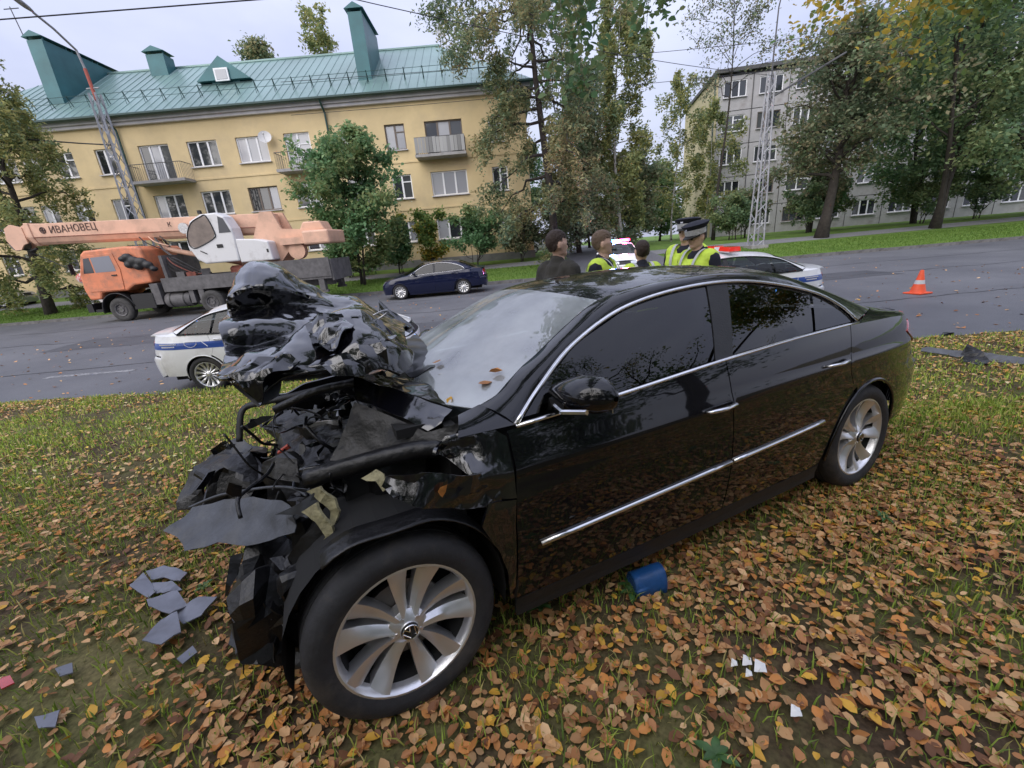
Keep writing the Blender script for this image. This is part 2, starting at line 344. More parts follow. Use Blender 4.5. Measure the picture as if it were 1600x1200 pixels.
# ------------------------------------------------------------------ passenger cars: x forward from the rear axle, y left, z up
M_tyre = mat('tyre_rubber', (.022, .022, .024), .75, var=(30, .2), bump=(60, .15), dirt=((.07, .06, .05), 6, .52, .75))
M_alloy = mat('alloy', (.74, .74, .75), .30, metal=.8, var=(5, .06))
M_alloyw = mat('alloy_bright', (.72, .72, .72), .3, metal=.6)
M_disc = mat('brake_steel', (.18, .17, .16), .5, metal=.8)
M_chrome = mat('chrome', (.75, .75, .76), .16, metal=1, var=(12, .12))
M_dark = mat('black_plastic', (.012, .012, .013), .55, var=(20, .3), bump=(120, .1))
M_under = mat('underbody', (.008, .008, .008), .9)
M_grey = mat('grey_plastic', (.10, .105, .115), .5, var=(8, .25))
M_seat = mat('seat_fabric', (.03, .03, .033), .9)
M_red = mat('tail_lamp_red', (.45, .01, .012), .12, coat=1)
M_clear = mat('lamp_glass', (.55, .57, .6), .12, metal=.3, coat=1)
M_white = mat('white_paint', (.76, .77, .78), .28, coat=.7, dirt=((.42, .40, .37), 2.2, .55, .95))
M_blue = mat('police_blue', (.02, .07, .32), .35, coat=.4)
M_blacklet = mat('black_lettering', (.01, .01, .01), .5)
M_whitelet = mat('white_lettering', (.75, .75, .75), .5)
M_glass = glass('car_glass', (.30, .36, .34)); M_tint = glass('tinted_glass', (.085, .095, .095), 1.6); M_screen = glass('windscreen_glass', (.55, .64, .62), 3.4, sky_veil=.56)
M_plate = mat('number_plate', (.75, .75, .73), .4)
def wheel(root, pos, side, Rt=.3225, Rr=.235, wd=.235, spokes=10, style='twin', steer=0, cap=None, alloy=None, n=40, roll=0.):
    """rim is the part; tyre, brake disc and centre cap hang on it. built with the outboard face towards +y"""
    al = alloy or M_alloy; q = MB()
    q.lathe([(Rr*.985, -.012), (Rr+.003, -.004), (Rr+.004, .004), (Rr*.975, .005), (Rr*.945, -.004), (Rr*.93, -.018), (Rr*.915, -.032)], n)
    hub = Rr*.27; pit = 2*PI/spokes
    for k in range(spokes):
        a = k*pit
        if style == 'twin': a += (.055 if k % 2 else -.055)*pit
        rs = np.linspace(hub*.72, Rr*.955, 7); S = []
        for r in rs:
            t = (r-rs[0])/(rs[-1]-rs[0]); wl = (hub*.20+(Rr*(.098 if style == 'twin' else .075))*t**1.2); tw = (1 if k % 2 else -1)*.10*t*(style == 'twin')
            y = -.020+.012*t-.030*math.sin(t*PI)*.6; ct, st = math.cos(a+tw*.5), math.sin(a+tw*.5); rad = np.array([ct, 0, st]); tan = np.array([-st, 0, ct])
            c = rad*r; dy = .010*(1 if k % 2 else -1)*(style == 'twin')
            S.append([c-tan*wl+np.array([0, y-.045, 0]), c-tan*wl+np.array([0, y+dy, 0]), c-tan*wl*.15+np.array([0, y+.007, 0]), c+tan*wl+np.array([0, y-dy, 0]), c+tan*wl+np.array([0, y-.045, 0])])
        q.grid(np.array(S))
    q.lathe([(0.004, .0), (hub*.45, .0), (hub*.5, -.006), (hub*.8, -.014), (hub*1.02, -.026), (hub*1.05, -.07)], 30)
    for k in range(5):
        a = k*2*PI/5+.3; q.lathe([(.001, .0), (.0075, .0), (.008, -.012)], 8, c=(hub*.68*math.cos(a), -.008, hub*.68*math.sin(a)))
    M = Matrix.Translation(pos) @ Matrix.Rotation(steer, 4, 'Z') @ Matrix.Rotation(0 if side > 0 else PI, 4, 'Z') @ Matrix.Rotation(roll, 4, 'Y')
    o = q.obj('wheel', al, root, smooth=35, M=M)
    MB().lathe([(Rr*.915, -.032), (Rr*.89, -.05), (Rr*.86, -.10), (Rr*.86, -wd*.95)], n).obj('rim_barrel', M_under, o, smooth=30)
    t = MB(); b = Rr*.985; e = Rt-b
    pr = [(b, -.016), (b+.05*e, .004), (b+.25*e, .014), (b+.5*e, .017), (b+.75*e, .010), (b+.90*e, -.004), (b+.975*e, -.020)]
    g0, g1 = -.028, -wd+.03
    for i in range(5):
        y0 = g0+(g1-g0)*i/5; y1 = g0+(g1-g0)*(i+1)/5; pr += [(Rt, y0), (Rt, y1+.008), (Rt-.008, y1+.0075), (Rt-.008, y1+.0005)]
    pr += [(Rt-.004, g1), (b+.75*e, -wd+.008), (b+.4*e, -wd), (b, -wd+.02)]
    t.lathe(pr, n+8); t.obj('tyre', M_tyre, o, smooth=40)
    MB().lathe([(.02, -.075), (Rr*.60, -.075), (Rr*.60, -.098), (.02, -.098)], 32).obj('brake_disc', M_disc, o, smooth=30)
    MB().lathe([(Rr*.86, -.125), (.02, -.13)], 24).obj('wheel_backing', M_under, o)
    c = MB().lathe([(.001, .006), (hub*.40, .005), (hub*.46, .001), (hub*.47, -.006)], 24).obj('centre_cap', M_dark if cap else al, o, smooth=30)
    if cap:
        r0 = hub*.40; e = MB(); tt = np.linspace(0, 2*PI, 29)
        e.tube([(r0*math.cos(x), .008, r0*math.sin(x)) for x in tt], .0022, 5, cap=False)
        for L_ in ([(-.34, .86), (-.02, .12), (.02, .12), (.34, .86)], [(-.82, .50), (-.42, -.74), (0, .0), (.42, -.74), (.82, .50)]):
            e.tube([(x*r0, .008, z*r0) for x, z in L_], .0024, 5)
        e.obj('emblem', M_chrome, o)
    return o
class Shape:
    """car body surface: plan outline, belt line, roof profile"""
    def __init__(s, plan, belt, top, k, cr, edge, tuck=.055):
        P = crom(plan, 14); s.P = P; d = np.concatenate([[0], np.cumsum(np.linalg.norm(np.diff(P, axis=0), axis=1))])
        i = int(np.argmin(np.abs(P[:, 0]-1.3)+10*(P[:, 1] < .3))); s.S = (d[i]-d)+P[i, 0]; s.S = s.S[::-1]; s.P = P[::-1]
        T = np.gradient(s.P, axis=0); T /= np.linalg.norm(T, axis=1)[:, None]; s.Nn = np.stack([-T[:, 1], T[:, 0]], -1)
        s.belt_p, s.top_p, s.k_p, s.cr_p, s.edge_p = [np.array(a, float) for a in (belt, crom(top, 10), crom(k, 6), crom(cr, 6), crom(edge, 8))]
        s.tuck = tuck; s.smax, s.smin = s.S[-1], s.S[0]; s.tail = .62; s.crease = .80
    @staticmethod
    def _i(x, p): o = np.argsort(p[:, 0]); return np.interp(x, p[o, 0], p[o, 1])
    def belt(s, x): return s._i(x, s.belt_p)
    def d(s, u, z):
        b = s.belt(u); d = s.tuck*np.clip((.56-z)/.36, 0, 1)**1.7
        d = d+.06*np.clip((z-.62)/np.maximum(b-.62, .12), 0, 1)**2.2
        d = d-.007*np.exp(-((z-s.crease-.03*(1.3-u)/2)/.03)**2)
        g = np.clip(z-b, 0, 2); return d+.60*g+.22*g*g
    def side(s, u, z, sg=1):
        u = np.asarray(u, float); z = np.asarray(z, float)
        x = np.interp(u, s.S, s.P[:, 0]); y = np.interp(u, s.S, s.P[:, 1]); nx = np.interp(u, s.S, s.Nn[:, 0]); ny = np.interp(u, s.S, s.Nn[:, 1])
        d = s.d(u, z)
        tl = np.clip((s.smin+1.25-u)/.7, 0, 1); d = d+tl*(.05*np.clip((z-.66)/.04, 0, 1)+.10*np.clip(z-.70, 0, 1))   # boot face stands back from the bumper
        nl = np.clip((u-s.smax+1.1)/.6, 0, 1); d = d+nl*(.03*np.clip((z-.58)/.05, 0, 1)+.30*np.clip(z-.62, 0, 1))
        return np.stack([x-nx*d, sg*(y-ny*d), z+0*x], -1)
    def topf(s, a, b):
        a = np.asarray(a, float); b = np.asarray(b, float)
        return np.stack([a-s._i(a, s.k_p)*b*b, b+0*a, s._i(a, s.top_p)-s._i(a, s.cr_p)*b*b], -1)
    def edge(s, a): return s._i(a, s.edge_p)
def strip(q, A, B, bulge=.02, n=5, out=(0, 1, .6)):
    A = np.asarray(A); B = np.asarray(B); out = np.array(out, float); out /= np.linalg.norm(out); G = []
    for t in np.linspace(0, 1, n): G.append(A*(1-t)+B*t+out*bulge*4*t*(1-t))
    q.grid(np.stack(G, 1))
def arc(cx, cz, r, a0, a1, n=14): return [(cx+r*math.cos(a), cz+r*math.sin(a)) for a in np.linspace(R(a0), R(a1), n)]
def curve_tube(pts, r, n=6): return MB().tube(pts, r, n)
def build_sedan(S, root, paint, C, h=.06, wreck=False, windows=M_tint, trim=M_chrome, alloy=None, style='twin', cap=False, spokes=10, sides=(1, -1), screen=None, steer=0):
    """C: dict of outlines. builds panels, glass, lamps, wheels as parts of root"""
    wb, ra, cz = C['wb'], C['ra'], .322; sill = .26; g = .003; dl = np.array(C['dlo']); bF, bM, bR = C['door']        # front, middle, rear shut lines
    sm, sn = S.smax, S.smin
    for sg in sides:
        f = lambda u, v, sg=sg: S.side(u, v, sg); fl = sg > 0
        P = lambda nm, poly, m, par=root, th=.014, hh=h, fn=f, dp=None: patch(nm, np.array(poly, float), fn, m, par, hh, th, flip=fl, disp=dp)
        bz = lambda x: float(S.belt(x))
        top = lambda x0, x1, n=9, dz=0.: [(x, bz(x)-.012+dz) for x in np.linspace(x0, x1, n)]
        # doors
        d1 = P('front_door', [(bM+g, sill)]+[(bF-g+.03, sill)]+[(bF-g+.02, .6), (bF-g, .8)]+top(bF-g, bM+g)+[], paint)
        rr = bR
        r2 = [(bM-g, sill), *top(bM-g, rr+g), (rr+.06, .80), (rr+.02, .70)] + [(x, z) for x, z in arc(0, cz, ra+.035, 68, 5, 8) if x > .0] + [(ra+.05, sill)]
        d2 = P('rear_door', r2, paint)
        # quarter panel
        ta = C.get('tailcut', sn+.95)
        qz = lambda x: bz(x)-.012
        qp = [(rr-g, qz(rr-g)), (rr+.06-g*2, .80), (rr+.02-g*2, .70)] + arc(0, cz, ra+.035-g, 68, 64, 2)[1:] + arc(0, cz, ra, 62, 178, 16) + [(-ra-.02, .33), (ta, .33), (ta, .70), (sn+.62, .72), (sn+.62, qz(sn+.62))] + [(x, qz(x)) for x in np.linspace(sn+.62, rr-g, 12)][1:-1]
        P('quarter_panel', qp, paint)
        if not (wreck and sg > 0):
            fr = [(bF+.03, sill), (bF+.02, .6), (bF+g, .8)] + [(x, S.fend(x)) for x in np.linspace(bF+g, sm-.62, 10)] + [(sm-.62, .62), (wb+ra+.06, .60)] + arc(wb, cz, ra, 20, 178, 16) + [(wb-ra-.01, sill)]
            if not wreck: P('front_fender', fr, paint)
        # sill
        P('sill', [(ra+.04, .17), (ra+.04, sill-.006), (wb-ra-.03, sill-.006), (wb-ra-.03, .17)], M_dark if C.get('darksill', True) else paint)
        # arch lips and wheel wells
        for ax in ((0, wb) if not (wreck and sg > 0) else (0,)):
            A = arc(ax, cz, ra-.004, -8, 188, 24); pts = S.side(np.array([a[0] for a in A]), np.array([a[1] for a in A]), sg)
            MB().tube(pts, .010, 5).obj('arch_lip', paint, root, smooth=True)
        for ax in (0, wb):
            q = MB().lathe([(ra+.012, sg*.84), (ra+.012, sg*.50), (.05, sg*.50)], 20, c=(ax, 0, cz), a0=-.25, a1=PI+.25); q.obj('wheel_well', M_under, root)
        # side glass and its frame
        dd = lambda u, v, sg=sg: S.side(u, v, sg)-np.array([0, sg*.006, 0])
        for nm, poly in C['windows']:
            w_ = patch(nm, np.array(poly, float), dd, windows, root, h*1.5, 0, flip=fl)
        pl = patch('window_pillar', np.array(C['pillar'], float), lambda u, v, sg=sg: S.side(u, v, sg)-np.array([0, sg*.001, 0]), M_dark, root, h, .01, flip=fl)
        D = resample(crom(dl, 8), .04); pts = S.side(D[:, 0], D[:, 1], sg)+np.array([0, sg*.003, .0])
        tr = MB().tube(pts, .010, 6).obj('window_frame_trim', trim, root, smooth=True)
        bl = np.linspace(dl[0][0], dl[-1][0], 20); bp = S.side(bl, np.array([bz(x)-.004 for x in bl]), sg)+np.array([0, sg*.002, 0])
        MB().tube(bp, .013, 6, flat=.6).obj('belt_trim', trim, root, smooth=True)
        # pillars, cant rail: from the window outline to the edge of screen, roof and rear glass
        q = MB(); D = resample(crom(dl, 8), .03); n = len(D); A = S.side(D[:, 0], D[:, 1], sg)
        ea = C['edge_a']; t = np.linspace(0, 1, n); aa = np.interp(t, np.linspace(0, 1, len(ea)), ea); B = S.topf(aa, sg*S.edge(aa))
        strip(q, A, B, C.get('bulge', .022), 7, (0, sg, .8))
        # rear shoulder
        x0 = dl[-1][0]; X = np.linspace(x0, sn+.62, 14); A = S.side(X, np.array([bz(x)-.012 for x in X]), sg); ab = np.linspace(ea[-1], C['deck_a'], 14); B = S.topf(ab, sg*S.edge(ab)); strip(q, A, B, .012, 6, (0, sg, 1))
        q.obj('roof_pillar_panel', paint, root, smooth='recalc')
        if not wreck:
            q = MB(); X = np.linspace(dl[0][0], sm-.62, 14); A = S.side(X, np.array([S.fend(x) for x in X]), sg); ab = np.linspace(ea[0], C['hood_a'], 14); B = S.topf(ab, sg*(S.edge(ab)+.004)); strip(q, A, B, .015, 6, (0, sg, 1)); q.obj('wing_top', paint, root, smooth='recalc')
        # handles
        for hx, hz in C['handles']:
            c = S.side(np.array([hx]), np.array([hz]), sg)[0]; q = MB()
            q.tube([c+np.array([.085, 0, -.004]), c+np.array([.07, sg*.022, 0]), c+np.array([0, sg*.034, .002]), c+np.array([-.07, sg*.026, .004]), c+np.array([-.09, 0, .004])], [.009, .012, .013, .013, .010], 8, flat=.7)
            o = q.obj('door_handle', C.get('handle_mat', trim), d1 if hx > bM else d2, smooth=True)
        # mirror
        if C.get('mirror'):
            mx_, mz_ = C['mirror']; c = S.side(np.array([mx_]), np.array([mz_]), sg)[0]; q = MB(); ln = [(-.01, .045, .03), (.05, .06, .055), (.13, .075, .075), (.20, .068, .07), (.245, .035, .04), (.255, .01, .01)]; G = []
            for oy, rx, rz in ln:
                tt = np.linspace(0, 2*PI, 15); cx = np.where(np.cos(tt) > 0, 1.35, .45)*np.cos(tt)
                G.append(np.stack([c[0]-.02-oy*.12+rx*cx, np.full(15, c[1]+sg*oy), c[2]+.045+oy*.06+rz*np.sin(tt)*np.where(np.sin(tt) > 0, .95, .8)], -1))
            q.grid(np.array(G)); mo = q.obj('door_mirror', C.get('mirror_mat', paint), root, smooth='recalc')
            MB().box((c[0]-.052-.004, c[1]+sg*.13, c[2]+.055), (.004, .19, .10)).obj('mirror_glass', M_chrome, mo)
            MB().tube([(c[0]+.055, c[1]+sg*.05, c[2]+.012), (c[0]+.075, c[1]+sg*.13, c[2]+.012), (c[0]+.045, c[1]+sg*.225, c[2]+.03)], .009, 6).obj('indicator', C.get('ind_mat', M_dark), mo)
            MB().box((c[0], c[1]+sg*.03, c[2]+.005), (.07, .10, .03)).obj('mirror_stalk', M_dark, mo)
        # side trim strip
        if C.get('strip'):
            (xa, za), (xb, zb) = C['strip']
            for a, b in ((xa, bM+.008), (bM-.008, xb)):
                X = np.linspace(a, b, 9); Z = za+(zb-za)*(X-xa)/(xb-xa); MB().tube(S.side(X, Z, sg)+np.array([0, sg*.004, 0]), .011, 6).obj('door_trim_strip', trim, d1 if a > bM else d2, smooth=True)
        # tail: lamp, boot face, bumper half
        lz0, lz1 = C['tail_lamp']; ls = C.get('lamp_s', (sn+.22, sn+.60))
        P('tail_lamp', [(ls[0], lz0+.01), (ls[0], lz1-.01), (ls[1]-.16, lz1), (ls[1]+.06, (lz0+lz1)/2+.03), (ls[1]-.16, lz0)], M_red, th=.02, fn=lambda u, v, sg=sg: S.side(u, v, sg)+np.array([-.004, sg*.005, 0]))
        P('rear_bumper', [(sn, .25), (sn, .68), (sn+.62, .70), (ta-.004, .68), (ta-.004, .36), (sn+.5, .25)], paint)
        P('boot_face', [(sn, .69), (sn, S.deck_z), (sn+.60, S.deck_z), (sn+.60, lz1+.004), (ls[0]-.01, lz1-.006), (ls[0]-.01, lz0+.006), (sn+.60, lz0-.004), (sn+.60, .71)], paint)
        if not wreck:
            P('front_bumper', [(sm, .20), (sm, .60), (sm-.60, .60), (wb+ra+.06, .60), *arc(wb, cz, ra+.004, 50, 0, 6), (wb+ra+.02, .24), (sm-.4, .20)], paint)
            hl = C['head_lamp']; P('headlight', [(sm-.25, hl[0]+.02), (sm-.25, hl[1]-.03), (sm-.60, hl[1]), (sm-.78, hl[1]+.02), (sm-.62, hl[0]+.0)], M_clear, th=.03)
            P('grille', [(sm, .615), (sm, hl[1]-.03), (sm-.245, hl[1]-.04), (sm-.245, .615)], M_dark, th=.03, fn=lambda u, v, sg=sg: S.side(u, v, sg)-np.array([.012, 0, 0]))
    # top panels
    ed = lambda a, sg, off=0.: sg*(float(S.edge(a))+off)
    def topoutline(a0, a1, n=10, off=0.):
        A = np.linspace(a0, a1, n); return [(a, ed(a, 1, off)) for a in A]+[(a, ed(a, -1, off)) for a in A[::-1]]
    ea = C['edge_a']; a_ws0, a_ws1, a_rg1, a_rg0 = C['glass_a']
    patch('roof', np.array(topoutline(a_rg1+.004, a_ws1-.004)), S.topf, paint, root, h, .015)
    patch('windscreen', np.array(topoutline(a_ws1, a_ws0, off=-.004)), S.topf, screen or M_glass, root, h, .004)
    patch('rear_window', np.array(topoutline(a_rg0, a_rg1, off=-.004)), S.topf, windows, root, h, .004)
    patch('boot_lid', np.array(topoutline(C['deck_a'], a_rg0-.01, off=-.004)), S.topf, paint, root, h, .015)
    if not wreck: patch('bonnet', np.array(topoutline(a_ws0+.02, C['hood_a'], off=-.002)), S.topf, paint, root, h, .015)
    # inside: floor, seats, dashboard, wheel
    q = MB(); q.bx(S.P[:, 0].min()+.30, (wb+.1 if wreck else S.P[:, 0].max()-.40), -.55, .55, .20, .36); q.bx(ra+.05, wb-ra-.08, -.80, .80, .19, .30); q.bx(-.35, .30, -.6, .6, .36, .80); q.obj('underbody', M_under, root)
    for sg in (1, -1):
        q = MB(); X = np.linspace(.36, wb-.38, 12); Z = np.linspace(.24, .9, 7); G = np.array([[S.side(np.array([x]), np.array([min(z, float(S.belt(x))-.03)]), sg)[0]-np.array([0, sg*.03, 0]) for z in Z] for x in X]); q.grid(G); q.obj('door_lining', M_under, root)
    for sx, nm in ((1.18, 1), (1.18, -1)):
        q = MB(); q.box((sx+.12, nm*.37, .50), (.52, .48, .16)); q.box((sx-.22, nm*.37, .80), (.14, .46, .56), Matrix.Rotation(R(-18), 3, 'Y')); q.box((sx-.34, nm*.37, 1.13), (.09, .26, .17), Matrix.Rotation(R(-12), 3, 'Y')); q.obj('front_seat', M_seat, root)
    q = MB(); q.box((.30, 0, .52), (.50, 1.2, .16)); q.box((.0, 0, .80), (.14, 1.2, .5), Matrix.Rotation(R(-22), 3, 'Y')); q.obj('rear_seat', M_seat, root)
    q = MB(); q.box((a_ws0-.62, 0, .80), (.42, 1.34, .22)); q.box((a_ws0-.30, 0, .86), (.5, 1.36, .08)); q.obj('dashboard', M_seat, root)
    tt = np.linspace(0, 2*PI, 25); q = MB(); q.tube([(a_ws0-.95+.10*math.sin(x), .37+.185*math.cos(x), .90+.16*math.sin(x)) for x in tt], .014, 6, cap=False); q.tube([(a_ws0-.95, .37, .90), (a_ws0-.70, .37, .82)], .03, 8); q.box((a_ws0-.95, .37, .90), (.04, .34, .05)); q.obj('steering_wheel', M_dark, root, smooth=True)
    # wheels
    hy = C['track']
    for ax, sg in ((0, 1), (0, -1), (wb, 1), (wb, -1)):
        wheel(root, (ax, sg*hy, cz), sg, Rt=C.get('Rt', .3225), Rr=C.get('Rr', .235), alloy=alloy, style=style, cap=cap, spokes=spokes, steer=(steer if ax else 0), roll=random.random()*6 if not wreck else .42)
# ------------------------------------------------------------------ the wrecked black saloon (hero). car frame: x forward, y left, z up
HOOD_NET = [
     [(3.065, 0.5, 1.158), (3.024, 0.5, 1.092), (2.939, 0.5, 1.156), (2.808, 0.5, 1.156), (2.683, 0.5, 1.129), (2.608, 0.5, 1.125), (2.548, 0.5, 1.097)] ,
     [(3.12, 0.43, 1.168), (3.039, 0.46, 1.163), (2.932, 0.46, 1.198), (2.802, 0.46, 1.181), (2.676, 0.46, 1.211), (2.589, 0.44, 1.213), (2.491, 0.42, 1.108)] ,
     [(3.143, 0.3, 1.176), (3.041, 0.3, 1.207), (2.93, 0.28, 1.241), (2.817, 0.25, 1.303), (2.707, 0.25, 1.325), (2.573, 0.25, 1.294), (2.447, 0.25, 1.144)] ,
     [(3.145, 0.1, 1.201), (3.05, 0.1, 1.196), (2.955, 0.08, 1.209), (2.835, 0.05, 1.23), (2.695, 0.02, 1.261), (2.549, 0.05, 1.259), (2.42, 0.05, 1.178)] ,
     [(3.16, -0.02, 1.228), (3.096, -0.05, 1.215), (3.0, -0.08, 1.212), (2.849, -0.12, 1.241), (2.686, -0.12, 1.278), (2.536, -0.08, 1.275), (2.389, -0.08, 1.195)] ,
     [(3.165, -0.1, 1.296), (3.087, -0.1, 1.303), (2.997, -0.14, 1.306), (2.864, -0.22, 1.297), (2.687, -0.25, 1.307), (2.528, -0.22, 1.296), (2.361, -0.2, 1.21)] ,
     [(3.164, -0.4, 1.373), (3.068, -0.42, 1.369), (2.965, -0.42, 1.367), (2.834, -0.42, 1.363), (2.664, -0.4, 1.322), (2.501, -0.38, 1.305), (2.312, -0.38, 1.195)] ,
     [(3.148, -0.36, 1.434), (3.049, -0.34, 1.48), (2.948, -0.36, 1.478), (2.825, -0.42, 1.439), (2.676, -0.48, 1.374), (2.512, -0.48, 1.321), (2.269, -0.5, 1.174)] ,
     [(3.134, -0.52, 1.509), (3.072, -0.54, 1.569), (2.997, -0.58, 1.609), (2.858, -0.6, 1.52), (2.71, -0.6, 1.43), (2.522, -0.6, 1.345), (2.228, -0.6, 1.154)] ,
     [(3.136, -0.64, 1.485), (3.075, -0.66, 1.528), (2.995, -0.68, 1.564), (2.85, -0.68, 1.483), (2.695, -0.68, 1.395), (2.504, -0.68, 1.307), (2.201, -0.68, 1.124)] ,
]
COWL_UPPER = [(2.696, 0.3, 1.081), (2.464, 0.25, 1.022), (2.38, 0.45, 1.004), (2.371, 0.6, 0.974), (2.41, 0.66, 0.967)]
COWL_LOWER = [(2.697, 0.3, 1.079), (2.408, 0.66, 0.961), (2.466, 0.7, 0.936), (2.514, 0.68, 0.915), (2.613, 0.55, 0.971), (2.714, 0.42, 1.011)]
HINGE_TRI = [(2.505, 0.15, 1.149), (2.304, -0.2, 1.164), (2.328, 0.1, 1.117), (2.358, 0.35, 1.069), (2.475, 0.3, 1.03), (2.505, 0.25, 1.09)]
BAR = [(3.213, -0.15, 0.778), (3.191, -0.2, 0.887), (3.164, -0.22, 0.921), (3.117, -0.2, 0.932), (2.971, -0.1, 0.96), (2.775, 0.05, 1.006), (2.592, 0.2, 1.045)]
BAR2 = [(3.223, -0.2, 0.869), (3.182, -0.2, 0.879)]
SUPPORT = [(3.03, -0.05, 0.922), (2.831, 0.05, 0.996), (2.671, 0.15, 1.021), (2.566, 0.22, 1.052)]
FEND_LOW = [(2.698, 0.86, 0.868), (2.597, 0.9, 0.867), (2.481, 0.91, 0.828), (2.354, 0.9, 0.797), (2.35, 0.9, 0.669), (2.495, 0.91, 0.712), (2.617, 0.92, 0.763), (2.693, 0.9, 0.812), (2.718, 0.87, 0.844)]
BIGPLATE = [(3.483, 0.15, 0.572), (3.387, 0.1, 0.618), (3.253, 0.2, 0.657), (3.14, 0.3, 0.679), (3.03, 0.45, 0.698), (2.99, 0.55, 0.701), (3.0, 0.58, 0.627), (3.171, 0.45, 0.562), (3.274, 0.35, 0.558), (3.398, 0.28, 0.526), (3.429, 0.2, 0.549)]
PLATERIM = [(3.409, 0.05, 0.598), (3.289, 0.12, 0.646), (3.169, 0.22, 0.679), (3.067, 0.32, 0.706), (2.988, 0.42, 0.721), (2.943, 0.5, 0.711)]
TORNA = [(3.043, 0.55, 0.699), (2.976, 0.6, 0.733), (2.913, 0.62, 0.77), (2.893, 0.62, 0.751), (2.917, 0.62, 0.698), (2.953, 0.62, 0.686), (2.983, 0.6, 0.696)]
TORNB = [(3.031, 0.62, 0.567), (2.979, 0.64, 0.633), (2.911, 0.66, 0.681), (2.891, 0.66, 0.624), (2.906, 0.68, 0.584), (2.872, 0.7, 0.578), (2.902, 0.72, 0.528), (2.98, 0.68, 0.523), (3.033, 0.62, 0.537)]
TORNC = [(3.139, 0.55, 0.396), (3.038, 0.62, 0.48), (2.937, 0.68, 0.542), (2.88, 0.72, 0.564), (2.915, 0.72, 0.509), (3.012, 0.68, 0.461), (3.053, 0.64, 0.432), (3.106, 0.58, 0.395)]
TORND = [(3.022, 0.72, 0.407), (2.954, 0.74, 0.466), (2.891, 0.76, 0.551), (2.838, 0.78, 0.638), (2.806, 0.78, 0.654), (2.84, 0.8, 0.604), (2.913, 0.8, 0.492), (2.966, 0.8, 0.432), (3.011, 0.78, 0.364)]
TORNE = [(3.13, 0.66, 0.348), (3.057, 0.7, 0.422), (2.984, 0.74, 0.405), (3.013, 0.75, 0.352), (3.04, 0.74, 0.331), (3.083, 0.7, 0.384)]
YELLOWA = [(2.936, 0.6, 0.773), (2.89, 0.64, 0.796), (2.855, 0.66, 0.746), (2.852, 0.68, 0.706), (2.876, 0.68, 0.661), (2.891, 0.67, 0.662), (2.882, 0.67, 0.712), (2.899, 0.65, 0.744)]
YELLOWB = [(2.761, 0.75, 0.832), (2.715, 0.76, 0.856), (2.695, 0.77, 0.838), (2.694, 0.8, 0.801), (2.711, 0.8, 0.793), (2.723, 0.78, 0.824), (2.746, 0.76, 0.822)]
YELLOWC = [(2.886, 0.7, 0.608), (2.807, 0.76, 0.681), (2.798, 0.76, 0.667), (2.833, 0.75, 0.618), (2.879, 0.72, 0.588)]
YELLOWD = [(2.92, 0.68, 0.58), (2.896, 0.68, 0.625), (2.897, 0.69, 0.582), (2.918, 0.69, 0.54)]
LAMPL = [(3.529, -0.25, 0.471), (3.516, -0.3, 0.539), (3.475, -0.35, 0.602), (3.392, -0.38, 0.636), (3.348, -0.3, 0.634), (3.414, -0.25, 0.564), (3.421, -0.2, 0.47)]
LAMPR = [(3.406, -0.4, 0.639), (3.332, -0.42, 0.684), (3.264, -0.4, 0.694), (3.206, -0.3, 0.65), (3.201, -0.2, 0.554), (3.274, -0.15, 0.514), (3.329, -0.2, 0.559)]
BLADES = [(3.26, -0.1, 0.628), (3.226, -0.2, 0.692), (3.187, -0.2, 0.701), (3.181, -0.15, 0.654), (3.209, -0.1, 0.6)]
HEADBRACKET = [(3.275, -0.3, 0.745), (3.228, -0.3, 0.76), (3.175, -0.2, 0.718), (3.221, -0.2, 0.69)]
ENGSILVER = [(2.923, 0.05, 0.857), (2.803, 0.1, 0.865), (2.772, 0.12, 0.863), (2.778, 0.12, 0.831), (2.903, 0.06, 0.824)]
RAIL = [(2.927, 0.55, 0.797), (2.758, 0.62, 0.832), (2.588, 0.68, 0.856), (2.482, 0.72, 0.854)]
RAILTOP = [(2.948, 0.45, 0.795), (2.795, 0.52, 0.812), (2.618, 0.6, 0.848), (2.488, 0.66, 0.86)]
REDBIT = [(3.015, 0.1, 0.765)]
UNDER1 = [(3.158, 0.35, 0.518), (3.23, 0.3, 0.502), (3.145, 0.45, 0.337), (3.039, 0.6, 0.318)]
COVER = [(2.985, 0.1, 0.802), (2.926, 0.05, 0.839), (2.702, 0.15, 0.84), (2.51, 0.35, 0.866), (2.511, 0.55, 0.83), (2.664, 0.55, 0.791), (2.843, 0.45, 0.764), (2.967, 0.3, 0.754)]
APRON = [(2.72, 0.45, 1.012), (2.615, 0.55, 0.959), (2.515, 0.68, 0.908), (2.41, 0.75, 0.942), (2.469, 0.75, 0.849), (2.672, 0.62, 0.815), (2.836, 0.5, 0.821)]
REART = [(2.417, -0.6, 1.346), (2.215, -0.6, 1.156), (2.274, -0.5, 1.139), (2.448, -0.45, 1.26)]
M_black = mat('black_paint', (.004, .004, .0055), .3, coat=1.0, spec=.05, dirt=((.030, .027, .023), 3.0, .60, 1.2))
M_blackc = mat('crumpled_black_paint', (.004, .004, .006), .12, coat=1.0, spec=.6, bump=(26, .06), dirt=((.09, .09, .10), 16, .72, .80))
M_primer = mat('hood_underside', (.028, .030, .034), .3, var=(7, .3))
M_torn = mat('torn_grey_plastic', (.055, .060, .070), .42, var=(14, .35), bump=(30, .2))
M_tornb = mat('torn_black_plastic', (.009, .009, .010), .36, var=(14, .4), bump=(40, .25))
M_foam = mat('yellowed_fibre', (.30, .27, .15), .8, var=(25, .4), bump=(60, .4))
M_eng = mat('engine_black', (.008, .008, .009), .38, var=(10, .5), bump=(25, .4))
M_alu = mat('cast_aluminium', (.45, .45, .46), .4, metal=.8, var=(20, .3))
